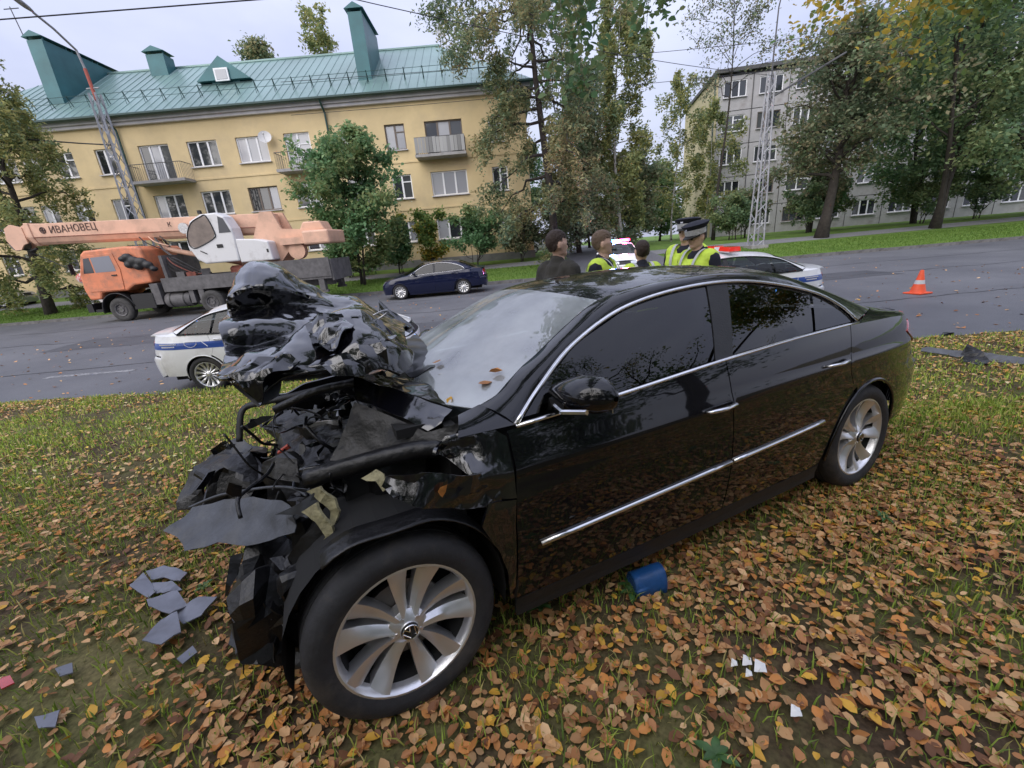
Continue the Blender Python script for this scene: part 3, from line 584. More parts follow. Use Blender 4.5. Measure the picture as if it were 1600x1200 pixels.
M_orng = mat('red_connector', (.45, .07, .04), .5)
SB = Shape(plan=[(3.65, 0), (3.62, .35), (3.50, .62), (3.25, .80), (2.85, .895), (2.3, .922), (1.3, .9275), (.4, .922), (-.2, .905), (-.6, .855), (-.86, .765), (-1.02, .60), (-1.09, .35), (-1.11, 0)],
    belt=[(3.6, .80), (2.6, .915), (2.255, .93), (1.77, .955), (1.2, .995), (.7, 1.018), (.158, 1.027), (-.3, 1.015), (-.7, .985), (-1.1, .955), (-1.6, .93)],
    top=[(3.6, .70), (3.2, .86), (2.62, .985), (2.4, 1.09), (2.1, 1.235), (1.8, 1.355), (1.5, 1.398), (1.0, 1.417), (.5, 1.395), (.2, 1.345), (-.2, 1.215), (-.62, 1.075), (-.8, 1.04), (-1.05, 1.0)],
    k=[(3.6, .3), (2.62, .45), (1.8, .42), (1.3, .2), (.8, 0), (.2, -.25), (-.62, -.30), (-1.05, -.25)], cr=[(3.6, .1), (2.62, .02), (2.2, .12), (1.8, .2), (1.0, .21), (.2, .2), (-.62, .12), (-1.05, .10)],
    edge=[(3.4, .55), (2.62, .74), (2.3, .68), (1.8, .575), (1.0, .555), (.2, .535), (-.3, .58), (-.62, .63), (-.8, .66), (-1.05, .60)])
SB.fend = lambda x: float(SB.belt(x))-.01
SB.deck_z = .965
SB.d = (lambda f: lambda u, z: f(u, z)+np.clip(z-SB.belt(u), 0, 2)*.08+.08*np.clip(z-SB.belt(u), 0, 2)**2)(SB.d)
CB = dict(wb=2.711, ra=.362, door=(2.29, 1.205, .20), track=.885, glass_a=(2.60, 1.80, .20, -.60), edge_a=[2.58, 2.36, 2.12, 1.86, 1.5, 1.15, .85, .55, .25, -.15, -.62], deck_a=-.98, hood_a=3.4,
    dlo=[(2.255, .93), (2.12, 1.025), (1.90, 1.148), (1.565, 1.256), (1.14, 1.306), (.74, 1.295), (.354, 1.211), (.18, 1.11), (.13, 1.03)],
    windows=[('front_window', [(2.21, .945), (2.10, 1.025), (1.89, 1.142), (1.56, 1.249), (1.3, 1.283), (1.06, 1.30), (1.262, .995), (1.77, .957)]), ('rear_window_side', [(1.15, 1.0), (.915, 1.298), (.74, 1.288), (.50, 1.252), (.355, 1.206), (.53, 1.024)]), ('quarter_window', [(.507, 1.025), (.335, 1.198), (.185, 1.105), (.145, 1.03)])],
    pillar=[(1.262, .993), (1.052, 1.302), (.912, 1.30), (1.152, .998)], handles=[(1.30, .80), (.40, .845)], handle_mat=M_chrome, mirror=(2.06, .965), ind_mat=M_chrome, strip=((2.219, .484), (.486, .546)), tail_lamp=(.79, .935), head_lamp=(.6, .75), lamp_s=(SB.smin+.40, SB.smin+1.16), tailcut=SB.smin+.98)
def frame_on_slope(x, y, yaw, zf=None, slope=-.0625):
    n = Vector((0, -slope, 1)).normalized(); f = Vector((math.cos(yaw), math.sin(yaw), 0)); f = (f-n*f.dot(n)).normalized(); l = n.cross(f)
    m = Matrix((f, l, n)).transposed().to_4x4(); m.translation = (x, y, zf); return m
wreck = thing('wrecked_sedan', 'crashed black four-door sedan with its whole front end crushed and bonnet folded up', 'car', M=frame_on_slope(1.669, 3.000, R(205.31), -.0125))
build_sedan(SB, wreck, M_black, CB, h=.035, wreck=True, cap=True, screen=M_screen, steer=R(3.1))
def plate(name, pts, m, par=wreck, th=.004, h=.03, crumple=.006, seed=1, bulge=0.):
    """a torn sheet: outline in space, thin but solid, dented"""
    P = np.array(pts, float); c = P.mean(0); U_, S_, Vt = np.linalg.svd(P-c); ax, ay, n = Vt; uv = np.stack([(P-c)@ax, (P-c)@ay], -1); hh = (P-c)@n
    U, F, nb = cdt(uv, h); D = np.linalg.norm(U[:, None]-uv[None], axis=2)+1e-4; W = D**-2.5; z = (W*hh).sum(1)/W.sum(1)
    e = np.min(D, axis=1); z = z+bulge*np.clip(e/(e.max()+1e-6), 0, 1)
    V = c+U[:, :1]*ax+U[:, 1:]*ay+z[:, None]*n; V = V+n*folds(V, seed, ((6, crumple*.9), (14, crumple*.45)))[:, None]
    k = len(V); FF = list(F)+[tuple(i+k for i in f[::-1]) for f in F]+[(i, (i+1) % nb, k+(i+1) % nb, k+i) for i in range(nb)]
    return MB().add(np.concatenate([V, V-n*th]), FF).obj(name, m, par, smooth=22)
# bonnet: one buckled sheet
def bonnet():
    net = np.array(HOOD_NET); A = np.stack([crom(r, 18) for r in net]); B = np.stack([crom(A[:, j], 16) for j in range(A.shape[1])], 1); s = B.shape[:2]; V = B.reshape(-1, 3)
    N_ = np.cross(np.gradient(B, axis=0).reshape(-1, 3), np.gradient(B, axis=1).reshape(-1, 3)); N_ /= np.linalg.norm(N_, axis=1)[:, None]+1e-9
    V = V+N_*(folds(V, 4, ((2.6, .018), (5.2, .010), (11, .0022)))+.006*vnoise(V, 3.2, 9))[:, None]
    B = V.reshape(*s, 3); q = MB().grid(B); o = q.obj('bonnet', M_blackc, wreck, smooth=11)
    md = o.modifiers.new('thickness', 'SOLIDIFY'); md.thickness = .012; md.offset = -1
    # reinforcing frame ring seen on the torn inner skin
    c = B[int(s[0]*.38), int(s[1]*.86)]; tt = np.linspace(0, 2*PI, 25)
    MB().tube([(c[0]+.055*math.cos(t), c[1]-.01+.02*math.sin(t), c[2]+.045+.016*math.sin(t)-.02*math.cos(t)) for t in tt], .005, 6, cap=False).obj('latch_opening', M_alu, o, smooth=True)
    return o
bonnet()
FOLDA = [(2.835, 0.28, 1.297), (2.706, 0.26, 1.331), (2.675, 0.4, 1.285), (2.765, 0.47, 1.209), (2.824, 0.44, 1.231)]
FOLDB = [(2.679, 0.3, 1.296), (2.551, 0.28, 1.285), (2.523, 0.38, 1.218), (2.621, 0.47, 1.204), (2.68, 0.45, 1.234)]
FOLDC = [(3.124, 0.42, 1.18), (3.02, 0.42, 1.207), (2.906, 0.46, 1.23), (2.872, 0.5, 1.198), (2.982, 0.53, 1.165), (3.02, 0.54, 1.096), (3.06, 0.5, 1.157)]
FOLDD = [(2.815, 0.5, 1.175), (2.68, 0.5, 1.216), (2.589, 0.5, 1.215), (2.593, 0.54, 1.148), (2.702, 0.55, 1.117), (2.783, 0.54, 1.135)]
for i_, F_ in enumerate((FOLDA, FOLDB, FOLDC, FOLDD)): plate('bonnet_fold', [tuple(np.array(p_)+np.array([0, .03, .012])) for p_ in F_], M_blackc, seed=210+i_, crumple=.022, h=.016)
plate('bonnet_flap', [(3.10, .45, 1.165), (3.024, .52, 1.08), (2.96, .50, 1.10), (2.93, .47, 1.17), (3.0, .40, 1.2)], M_primer, crumple=.008, seed=3)
# rolled sheet end
q = MB(); G = []
for i, t in enumerate(np.linspace(0, 1, 14)):
    c = np.array([2.86-.27*t, .47, 1.165+.02*t]); r = .02+.028*t
    G.append([c+np.array([.012*math.sin(5*t+a), -r*math.cos(a), r*math.sin(a)])*(1+.18*math.sin(3*a+9*t)) if False else c+np.array([0, r*math.cos(a), r*math.sin(a)])*(1+.15*math.sin(3*a+9*t)) for a in np.linspace(-.4, 4.9, 15)])
q.grid(np.array(G)); o = q.obj('rolled_bonnet_edge', M_blackc, wreck, smooth=True); o.modifiers.new('t', 'SOLIDIFY').thickness = .004
plate('cowl_sheet', COWL_UPPER, M_black, seed=5, crumple=.004); plate('cowl_sheet', COWL_LOWER, M_blackc, seed=6, crumple=.008)
plate('hinge_panel', HINGE_TRI, M_primer, seed=7, crumple=.006); plate('bonnet_rear_edge', REART, M_black, seed=8, crumple=.006)
plate('fender_sheet', FEND_LOW, M_blackc, seed=9, crumple=.016, h=.02)
plate('inner_wing', APRON, M_eng, seed=10, crumple=.010)
plate('engine_cover', COVER, M_eng, seed=11, crumple=.004, bulge=.03); plate('engine_bracket', ENGSILVER, M_alu, th=.02, seed=12)
plate('bumper_skin', BIGPLATE, M_torn, seed=13, crumple=.0015, h=.025, bulge=-.02); plate('torn_bumper', TORNA, M_torn, seed=14); plate('torn_bumper', TORNB, M_tornb, seed=15, crumple=.012); plate('torn_bumper', TORNC, M_torn, seed=16, crumple=.01)
plate('wheel_arch_liner', TORND, M_torn, seed=17, crumple=.012); plate('torn_bumper', TORNE, M_tornb, seed=18, crumple=.014)
yv = [tuple(np.array(p)+np.array([.02, .035, -.05+.03*math.sin(9*k_)])) for k_, p in enumerate(YELLOWA)]; yw = [tuple(np.array(p)*np.array([1, 1, 1])+np.array([-.05, .04, -.10])) for p in YELLOWC]
for i, y in enumerate((YELLOWA, YELLOWB, YELLOWC, YELLOWD, yv, yw)): plate('foam_absorber', y, M_foam, seed=20+i, th=.012, crumple=.010, h=.02)
plate('headlight_housing', LAMPL, M_tornb, seed=30, crumple=.014, th=.02); plate('headlight_housing', LAMPR, M_tornb, seed=31, crumple=.016, th=.02); plate('radiator_vane', BLADES, M_torn, seed=32, crumple=.008); plate('headlight_bracket', HEADBRACKET, M_torn, seed=33)
MB().tube(crom(PLATERIM, 5), .006, 6).obj('bumper_edge', M_torn, wreck, smooth=True)
MB().tube(crom(BAR, 5), [.016]*31, 6, flat=.5).obj('radiator_support_bar', M_dark, wreck, smooth=True); MB().tube(crom(SUPPORT, 5), .02, 6).obj('radiator_support_bar', M_eng, wreck, smooth=True)
MB().tube(crom(RAIL, 5), .035, 8).obj('chassis_rail', M_eng, wreck, smooth=True); MB().tube(crom(RAILTOP, 5), .012, 6).obj('loom', M_black, wreck, smooth=True)
MB().box(REDBIT[0], (.05, .03, .035), Matrix.Rotation(.5, 3, 'Y')).obj('connector', M_orng, wreck)
# fender stubs still hanging on by the door
fs = lambda poly, amp, sd: patch('front_fender', np.array(poly), SB.side, M_blackc, wreck, .02, .012, flip=True, disp=lambda P, u, v: P+np.stack([0*u, -amp*np.clip((u-2.32)/.15, 0, 1.5)*(.6+vnoise(P, 13, sd)+.5*vnoise(P, 30, sd)), 0*u], -1))
fs([(2.298, .69), (2.296, .90), (2.34, .935), (2.42, .935), (2.49, .93), (2.54, .885), (2.50, .86), (2.44, .80), (2.40, .71)], .035, 2)
fs([(2.325, .27), (2.312, .60), (2.30, .685), (2.40, .70), (2.43, .62), (2.375, .50), (2.35, .40), (2.345, .27)], .02, 4)
q = MB(); A = resample(crom(np.array([(2.255, .93), (2.36, .93), (2.46, .93)]), 6), .03); a_ = SB.side(A[:, 0], A[:, 1]); b_ = SB.topf(np.linspace(2.58, 2.66, len(A)), SB.edge(np.full(len(A), 2.60))); strip(q, a_, b_+np.array([0, 0, .005]), .012, 6, (0, 1, 1)); q.obj('wing_top', M_black, wreck, smooth='recalc')
fr = [(2.32, .26), (2.30, .8)]+[(x, SB.fend(x)) for x in np.linspace(2.30, 3.2, 8)]+[(3.25, .62)]+arc(2.711, .322, .362, 20, 178, 12)
patch('front_fender', np.array(fr), lambda u, v: SB.side(u, v, -1), M_blackc, wreck, .04, .01, disp=lambda P, u, v: P+np.stack([-.25*np.clip(u-2.8, 0, 1), .05*np.clip(u-2.5, 0, 1)*vnoise(P, 6, 3), .1*np.clip(u-2.7, 0, 1)*vnoise(P, 5, 8)], -1))
# scuttle, bulkhead and engine bay
q = MB(); q.bx(2.42, 2.46, -.72, .72, .30, .93); q.bx(2.36, 2.62, -.70, .66, .90, .935); q.obj('bulkhead', M_under, wreck)
def lump(name, c, d, m, seed, amp=.05, n=9):
    t = np.linspace(-1, 1, n); V = []; q = MB()
    for ax in range(3):
        for sg in (-1, 1):
            a, b = np.meshgrid(t, t, indexing='ij'); p = np.zeros((n, n, 3)); p[..., ax] = sg; p[..., (ax+1) % 3] = a*sg; p[..., (ax+2) % 3] = b
            w_ = p.reshape(-1, 3); w_ = w_/(np.sum(np.abs(w_)**6, 1)**(1/6))[:, None]*1.0; w_ = np.array(c)+w_*np.array(d)/2; w_ = w_+amp*np.stack([folds(w_, seed+i_, ((4, .7), (9, .35))) for i_ in range(3)], -1); q.grid(w_.reshape(n, n, 3))
    return q.obj(name, m, wreck, smooth=20)
lump('engine_block', (2.78, -.12, .58), (.62, .86, .46), M_eng, 1, .06); lump('gearbox', (2.80, .36, .48), (.45, .36, .34), M_eng, 2, .05); lump('battery', (2.62, .50, .74), (.22, .24, .20), M_tornb, 3, .02)
lump('radiator', (3.05, -.20, .56), (.10, .9, .38), M_eng, 4, .06); lump('crash_beam', (3.22, -.18, .50), (.09, .75, .12), M_eng, 5, .06); lump('undertray', (2.98, .22, .36), (.30, .80, .30), M_tornb, 6, .06); lump('torn_splash_guard', (2.98, .62, .36), (.16, .16, .34), M_tornb, 16, .05); lump('torn_undershield', (3.10, .36, .33), (.26, .48, .34), M_tornb, 17, .07); lump('headlight_carrier', (3.27, -.22, .58), (.22, .42, .20), M_tornb, 18, .06)
lump('inner_arch', (2.62, .54, .55), (.40, .10, .5), M_under, 7, .03); lump('condenser', (3.02, .10, .45), (.08, .5, .30), M_tornb, 8, .05)
rs = random.Random(5)
for i in range(190):      # hoses, cables and broken brackets in the engine bay
    x, y, z = rs.uniform(2.62, 3.30), rs.uniform(-.50, .60), rs.uniform(.62, .88); k = i % 5
    if x > 3.0: z = rs.uniform(.45, .82)
    if k < 1:
        x = min(x, 3.05); y = min(max(y, -.3), .45)
        p = [np.array([x, y, z])]; d = np.array([rs.uniform(-1, 1), rs.uniform(-1, 1), rs.uniform(-.5, .7)])
        for j in range(4): d = d+np.array([rs.uniform(-.7, .7) for _ in range(3)]); p.append(p[-1]+d/np.linalg.norm(d)*.07)
        MB().tube(crom(np.array(p), 4), rs.choice((.003, .004, .005, .007)), 6).obj('hose', rs.choice((M_eng, M_dark, M_tornb)), wreck, smooth=True)
    elif not (x > 2.98 and y > -.05 and z < .80):
        c = np.array([x, y, z]); a = [rs.uniform(0, 6.28) for _ in range(1)][0]; ux = np.array([math.cos(a), math.sin(a), rs.uniform(-.4, .4)]); uy = np.array([rs.uniform(-.4, .4), rs.uniform(-.4, .4), 1]); L_ = rs.uniform(.03, .13); W_ = rs.uniform(.006, .036)
        plate('broken_bracket', [c-ux*L_*.6, c-ux*.2*L_+uy*W_, c+ux*L_*.7+uy*W_*.4, c+ux*L_*.4-uy*W_*.7, c-ux*.3*L_-uy*W_*.5], rs.choice((M_tornb, M_torn, M_eng, M_black, M_primer, M_blackc, M_alu if i % 3 == 0 else M_tornb)), seed=40+i, h=.02, crumple=.022, th=.004)
for i in range(70):      # shredded plastic hanging below the bumper line
    x, y = rs.uniform(2.95, 3.24), rs.uniform(.0, .68); z = rs.uniform(.22, .50); L_ = rs.uniform(.06, .16)
    if y > .6: x -= .1
    a = rs.uniform(0, 6.28); ux = np.array([math.cos(a)*.6, math.sin(a)*.6, 0]); dn = np.array([rs.uniform(-.4, .4), rs.uniform(-.3, .3), -1.]); c = np.array([x, y, z])
    plate('torn_liner', [c-ux*.035, c+ux*.03, c+ux*.02+dn*L_*.6, c+ux*.03+dn*L_, c+dn*L_*.8, c-ux*.03+dn*L_*.5], rs.choice((M_tornb, M_tornb, M_torn)), seed=80+i, h=.025, crumple=.014)
# plastic arch liner round the front wheel
q = MB(); T_ = np.linspace(R(58), R(186), 24); q.grid(np.array([[(2.711+(.392+.010*math.sin(9*t))*math.cos(t), y, .322+(.385+.012*math.sin(7*t))*math.sin(t)) for y in (.80, .83, .86, .885, .90)] for t in T_])); o = q.obj('wheel_arch_liner', M_tornb, wreck, smooth=True); o.modifiers.new('t', 'SOLIDIFY').thickness = .005
# tail: number plate, badge, boot lip, exhausts
MB().box((-1.115, 0, .80), (.01, .52, .11)).obj('number_plate', M_plate, wreck); q = MB(); yy = np.linspace(-.62, .62, 15); q.tube([(-1.0+.35*y*y, y, 1.0-.09*y*y) for y in yy], .012, 6); q.obj('boot_lip', M_black, wreck, smooth=True)
# ------------------------------------------------------------------ the other cars on the road
def shape_b():
    S = Shape(plan=[(3.56, 0), (3.53, .35), (3.43, .62), (3.2, .80), (2.85, .88), (2.3, .90), (1.3, .905), (.4, .90), (-.2, .885), (-.6, .84), (-.85, .75), (-1.0, .58), (-1.06, .3), (-1.07, 0)],
        belt=[(3.5, .74), (2.9, .86), (2.3, .93), (1.77, .96), (1.2, .985), (.5, 1.01), (0, 1.03), (-.4, 1.04), (-1.6, 1.02)],
        top=[(3.5, .74), (3.2, .86), (2.75, .965), (2.55, 1.01), (2.3, 1.12), (1.95, 1.30), (1.65, 1.42), (1.3, 1.455), (.9, 1.46), (.4, 1.44), (.05, 1.39), (-.3, 1.25), (-.62, 1.12), (-.8, 1.09), (-1.02, 1.07)],
        k=[(3.5, .25), (2.55, .40), (1.65, .38), (1.2, .15), (.7, 0), (.05, -.22), (-.62, -.25), (-1.02, -.2)], cr=[(3.5, .12), (2.6, .05), (2.1, .14), (1.65, .2), (.9, .2), (.05, .2), (-.62, .1), (-1.02, .08)],
        edge=[(3.5, .48), (3.2, .60), (2.6, .74), (2.3, .69), (1.65, .58), (.9, .57), (.05, .56), (-.3, .60), (-.62, .66), (-.8, .68), (-1.02, .60)])
    S.fend = lambda x: float(np.interp(x, [2.2, 2.6, 3.0, 3.6], [.93, .91, .84, .70])); S.deck_z = 1.03; S.crease = .86
    C = dict(wb=2.686, ra=.355, door=(2.25, 1.18, .18), track=.865, glass_a=(2.58, 1.65, .05, -.60), edge_a=[2.58, 2.36, 2.12, 1.86, 1.6, 1.3, .95, .6, .25, -.15, -.60], deck_a=-.98, hood_a=3.42,
        dlo=[(2.2, .94), (2.05, 1.06), (1.8, 1.22), (1.55, 1.33), (1.1, 1.38), (.6, 1.375), (.15, 1.31), (-.1, 1.20), (-.33, 1.05)],
        windows=[('front_window', [(2.15, .955), (2.04, 1.05), (1.79, 1.21), (1.54, 1.32), (1.22, 1.365), (1.2, .998)]), ('rear_window_side', [(1.12, 1.0), (1.12, 1.37), (.6, 1.367), (.30, 1.33), (.25, 1.03)]), ('quarter_window', [(.21, 1.035), (.25, 1.32), (.14, 1.30), (-.1, 1.19), (-.29, 1.055)])],
        pillar=[(1.2, .99), (1.215, 1.373), (1.125, 1.375), (1.12, .99)], handles=[(1.32, .90), (.36, .93)], mirror=(2.0, .985), tail_lamp=(.80, .98), head_lamp=(.62, .76), darksill=False)
    C['lamp_s'] = (S.smin+.30, S.smin+.70); C['Rt'] = .318; C['Rr'] = .222
    return S, C
M_lens_r = mat('light_bar_red', (.65, .02, .015), .15, coat=1, emit=((1, .06, .03), .15)); M_lens_b = mat('light_bar_blue', (.03, .08, .6), .15, coat=1)
M_lit_r = mat('lit_red_beacon', (.8, .1, .2), .3, emit=((1, .02, .14), 9)); M_lit_b = mat('lit_blue_beacon', (.1, .3, .9), .3, emit=((.02, .16, 1), 9)); M_lit_h = mat('lit_headlamp', (.9, .9, .9), .3, emit=((1, .95, .9), 1.5))
def police(label, M, lit=False, group='police patrol cars'):
    S, C = shape_b(); C['handle_mat'] = M_white; r = thing('police_car', label, 'police car', group=group, M=M)
    build_sedan(S, r, M_white, C, h=.07, windows=M_glass, trim=M_dark, style='thin', spokes=13, alloy=M_alloy)
    for sg in (1, -1):
        f = lambda u, v, sg=sg: S.side(u, v, sg)+np.array([0, sg*.003, 0]); st = patch('blue_stripe', np.array([(S.smin+.55, .815), (S.smin+.55, .925), (2.6, .865), (2.75, .80), (2.6, .755)]), f, M_blue, r, .06, 0, flip=sg > 0)
        g = lambda u, v: S.side(np.array([u]), np.array([v]), sg)[0]+np.array([0, sg*.005, 0])
        crest = [(-.22, .918), (-.02, .916), (-.02, .87), (-.07, .835), (-.12, .825), (-.17, .835), (-.22, .87), (-.22, .918)]; MB().tube([g(*p) for p in crest], .004, 4).obj('crest_outline', M_whitelet, st)
        for j, (a, b) in enumerate(((-.70, -.36), (-.66, -.40))):      # two rows of small lettering, too small to read in the photograph
            q = MB(); x = a
            while x < b: q.box(g(x, .893-.042*j), (.016, .003, .020)); x += .027
            q.obj('small_lettering', M_whitelet, st)
        MB().tube([g(.05, .925), g(.16, .82)], .006, 4).obj('stripe_slash', M_whitelet, st)
    zb = 1.46; q = MB(); q.box((.95, 0, zb+.035), (.20, 1.02, .03)); bar = q.obj('light_bar', M_white, r)
    for y, m in ((.33, M_lit_r if lit else M_lens_r), (-.33, M_lit_b if lit else M_lens_r)):
        MB().box((.95, y, zb+.09), (.24, .44, .085), taper=.9).obj('beacon_lens', m, bar)
    MB().box((.95, 0, zb+.085), (.22, .2, .075)).obj('beacon_centre', M_white, bar)
    if lit:
        for y, c_ in ((.33, (1, .1, .25)), (-.33, (.12, .35, 1))):
            ld = bpy.data.lights.new('beacon_light', 'POINT'); ld.energy = 90; ld.color = c_; ld.shadow_soft_size = .15; lo = bpy.data.objects.new('beacon_light', ld); COL.objects.link(lo); lo.parent = bar; lo.location = (1.15, y, zb+.22)
        for y in (.55, -.55): MB().ball((3.36, y, .70), (.05, .07, .05)).obj('headlamp_bulb', M_lit_h, r, smooth=True)
    MB().box((S.smin and 3.565, 0, .42), (.012, .52, .11)).obj('number_plate', M_plate, r)
    return r
def onroad(x, y, yaw, z=None):
    n = Vector((0, -.0236, 1)).normalized(); f = Vector((math.cos(yaw), math.sin(yaw), 0)); f = (f-n*f.dot(n)).normalized(); l = n.cross(f); m = Matrix((f, l, n)).transposed().to_4x4()
    m.translation = (x, y, float(road_z(np.array(y))) if z is None else z); return m
police('white police sedan with blue stripe standing behind the crushed bonnet', onroad(-5.28, 7.95, R(2.5)))
police('white police sedan whose roof and boot show behind the wrecked car', onroad(5.72, 9.40, R(180)))
police('white police car facing us with its blue and red roof lights flashing', onroad(5.75, 21.9, R(262), .02), lit=True)
# dark blue saloon
def blue_sedan(label, M, paint, group=None, name='parked_car'):
    S, C = shape_b(); S.top_p = S.top_p*np.array([1, 1]); r = thing(name, label, 'car', M=M, group=group); C['handle_mat'] = paint
    C['dlo'] = [(2.2, .94), (2.02, 1.06), (1.75, 1.22), (1.45, 1.33), (1.0, 1.375), (.55, 1.34), (.2, 1.25), (-.05, 1.14), (-.12, 1.045)]
    C['windows'] = [('front_window', [(2.15, .955), (2.0, 1.05), (1.74, 1.21), (1.44, 1.32), (1.22, 1.35), (1.2, .998)]), ('rear_window_side', [(1.12, 1.0), (1.12, 1.36), (1.0, 1.365), (.55, 1.33), (.2, 1.24), (-.04, 1.13), (-.08, 1.05)])]
    C['pillar'] = [(1.2, .99), (1.215, 1.36), (1.125, 1.37), (1.12, .99)]
    build_sedan(S, r, paint, C, h=.07, windows=M_tint, trim=M_chrome, style='thin', spokes=12, alloy=M_alloyw); return r
M_navy = mat('navy_paint', (.005, .008, .032), .25, coat=1, spec=.1); M_silver = mat('silver_paint', (.35, .36, .38), .3, metal=.6, coat=.6)
blue_sedan('dark blue sedan parked along the far kerb', onroad(-1.72, 19.1, R(181)), M_navy)
blue_sedan('grey sedan half hidden behind the leftmost tree by the yellow building', Matrix.Translation((-33.6, 27.6, float(far_z(27.6)))) @ Matrix.Rotation(R(2), 4, 'Z'), M_silver)
blue_sedan('white sedan parked far down the side street', Matrix.Translation((5.9, 43, float(far_z(43)))) @ Matrix.Rotation(R(185), 4, 'Z'), M_white)
# ------------------------------------------------------------------ yellow three-storey house
M_yel = mat('yellow_render', (.68, .54, .31), .9, var=(.35, .13), bump=(30, .15), spec=.2, dirt=((.52, .42, .27), .45, .48, .80))
M_socle = mat('grey_socle', (.22, .215, .21), .9, var=(2, .2)); M_cornice = mat('white_cornice', (.52, .51, .53), .8, var=(1.5, .12))
M_roof = mat('green_metal_roof', (.175, .275, .258), .32, metal=.25, var=(.25, .16)); M_chim = mat('teal_metal', (.035, .13, .145), .42, metal=.15, var=(.8, .2)); M_trimg = mat('dark_green_metal', (.02, .06, .055), .5)
M_frame = mat('white_window_frame', (.82, .83, .85), .5, var=(3, .06)); M_frameb = mat('brown_window_frame', (.16, .13, .11), .7)
M_pane = mat('window_glass', (.030, .036, .044), .05, spec=.8, objvar=[(.012, .014, .017), (.03, .036, .044), (.06, .065, .07), (.10, .105, .11)])
M_curt = mat('curtained_glass', (.33, .34, .37), .10, spec=.8, objvar=[(.22, .23, .26), (.36, .37, .40), (.46, .46, .48)])
M_conc = mat('balcony_concrete', (.34, .33, .33), .9, var=(3, .2)); M_iron = mat('railing_iron', (.10, .10, .105), .6); M_dish = mat('dish_white', (.6, .6, .6), .5)
def cutwall(x0, x1, z0, z1, ops, rev=.16):
    """wall face in the local x-z plane (y=0 outside), with openings and their reveals"""
    xs = sorted({x0, x1, *[v for o in ops for v in o[:2]]}); zs = sorted({z0, z1, *[v for o in ops for v in o[2:4]]}); q = MB()
    for a, b in zip(xs, xs[1:]):
        for c, d in zip(zs, zs[1:]):
            if any(o[0] <= a and b <= o[1] and o[2] <= c and d <= o[3] for o in ops): continue
            q.add([(a, 0, c), (b, 0, c), (b, 0, d), (a, 0, d)], [(0, 1, 2, 3)])
    for a, b, c, d in [o[:4] for o in ops]:
        for p in ([(a, 0, c), (a, 0, d), (a, rev, d), (a, rev, c)], [(b, 0, c), (b, rev, c), (b, rev, d), (b, 0, d)], [(a, 0, d), (b, 0, d), (b, rev, d), (a, rev, d)], [(a, 0, c), (a, rev, c), (b, rev, c), (b, 0, c)]): q.add(p, [(0, 1, 2, 3)])
    return q
_wcache = {}
def window(par, x, z, w_, h_, div=3, fm=None, pm=None, y=.10, sill=True):
    """one window with its panes and sill; x,z = lower left corner in the wall plane"""
    fm = fm or M_frame; key = (round(w_, 2), round(h_, 2), div, fm.name)
    if key not in _wcache:
        q = MB(); t = .075
        q.bx(0, w_, 0, .08, 0, t); q.bx(0, w_, 0, .08, h_-t, h_); q.bx(0, t, .001, .079, t, h_-t); q.bx(w_-t, w_, .001, .079, t, h_-t)
        for k in range(1, div): q.bx(w_*k/div-.055, w_*k/div+.055, .002, .078, t, h_-t)
        if div == 2: q.bx(w_/2+.055, w_-t, .003, .077, h_*.70-.03, h_*.70+.03)
        f = q.mesh('window', fm); pa = MB().box((w_/div/2, .045, h_/2), (w_/div-.06, .012, h_-.12)).mesh('pane', M_pane); si = MB().box((w_/2, -.10, -.035), (w_+.12, .26, .05)).mesh('sill', M_cornice); _wcache[key] = (f, pa, si)
    f, pa, si = _wcache[key]; o = link('window', f, par, loc=(x, y, z))
    for k in range(div):
        p = link('pane', pa, o, loc=(w_*k/div, 0, 0)); mt = pm if pm is not None else random.choice([M_pane, M_pane, M_pane, M_pane, M_pane, M_curt])
        p.material_slots[0].link = 'OBJECT'; p.material_slots[0].material = mt
    if sill: link('sill', si, o)
    return o
G0 = .86; X0, X1, YB, DEP, EAVE = -35.8, 2.3, 30.0, 12.0, 10.85
yb = thing('yellow_building', 'yellow three-storey apartment building with green metal roof', 'building', (0, YB, 0))
fl = {1: (2.55, 3.85), 2: (5.25, 6.68), 3: (8.10, 9.55)}
cols = [(-33.35, 1.1, 2), (-31.8, 1.9, 3), (-29.5, 1.1, 2), (-27.4, 1.15, 2), (-24.85, 1.1, 2), (-22.1, 1.9, 3), (-19.05, 1.88, 3), (-15.98, 1.92, 3), (-12.95, 1.6, 2), (-9.5, 1.2, 2), (-6.62, 1.25, 2), (-4.1, 2.35, 3), (-.1, 1.0, 2)]
ops = []; wl = []
for i, (x, w_, dv) in enumerate(cols):
    for k, (z0, z1) in fl.items():
        if k == 3 and i in (5, 8, 11): z0 = 7.45                       # balcony doors
        ops.append((x, x+w_, z0, z1)); wl.append((x, z0, w_, z1-z0, dv, i, k))
wf = cutwall(X0, X1, G0+.5, EAVE, ops); wf.obj('front_wall', M_yel, yb)
q = MB(); q.add([(X1, 0, G0), (X1, DEP, G0), (X1, DEP, EAVE), (X1, 0, EAVE)], [(0, 1, 2, 3)]); q.add([(X0, 0, G0), (X0, 0, EAVE), (X0, DEP, EAVE), (X0, DEP, G0)], [(0, 1, 2, 3)]); q.add([(X0, DEP, G0), (X0, DEP, EAVE), (X1, DEP, EAVE), (X1, DEP, G0)], [(0, 1, 2, 3)]); q.obj('end_walls', M_yel, yb)
MB().bx(X0+.05, X1-.05, .3, DEP-.1, 4.4, 4.6).bx(X0+.05, X1-.05, .3, DEP-.1, 7.2, 7.35).bx(X0+.05, X1-.05, 1.2, 1.3, G0, EAVE).obj('inner_floors', M_under, yb)
MB().bx(X0-.06, X1+.06, -.06, DEP+.06, G0-.3, G0+.5).obj('socle', M_socle, yb)
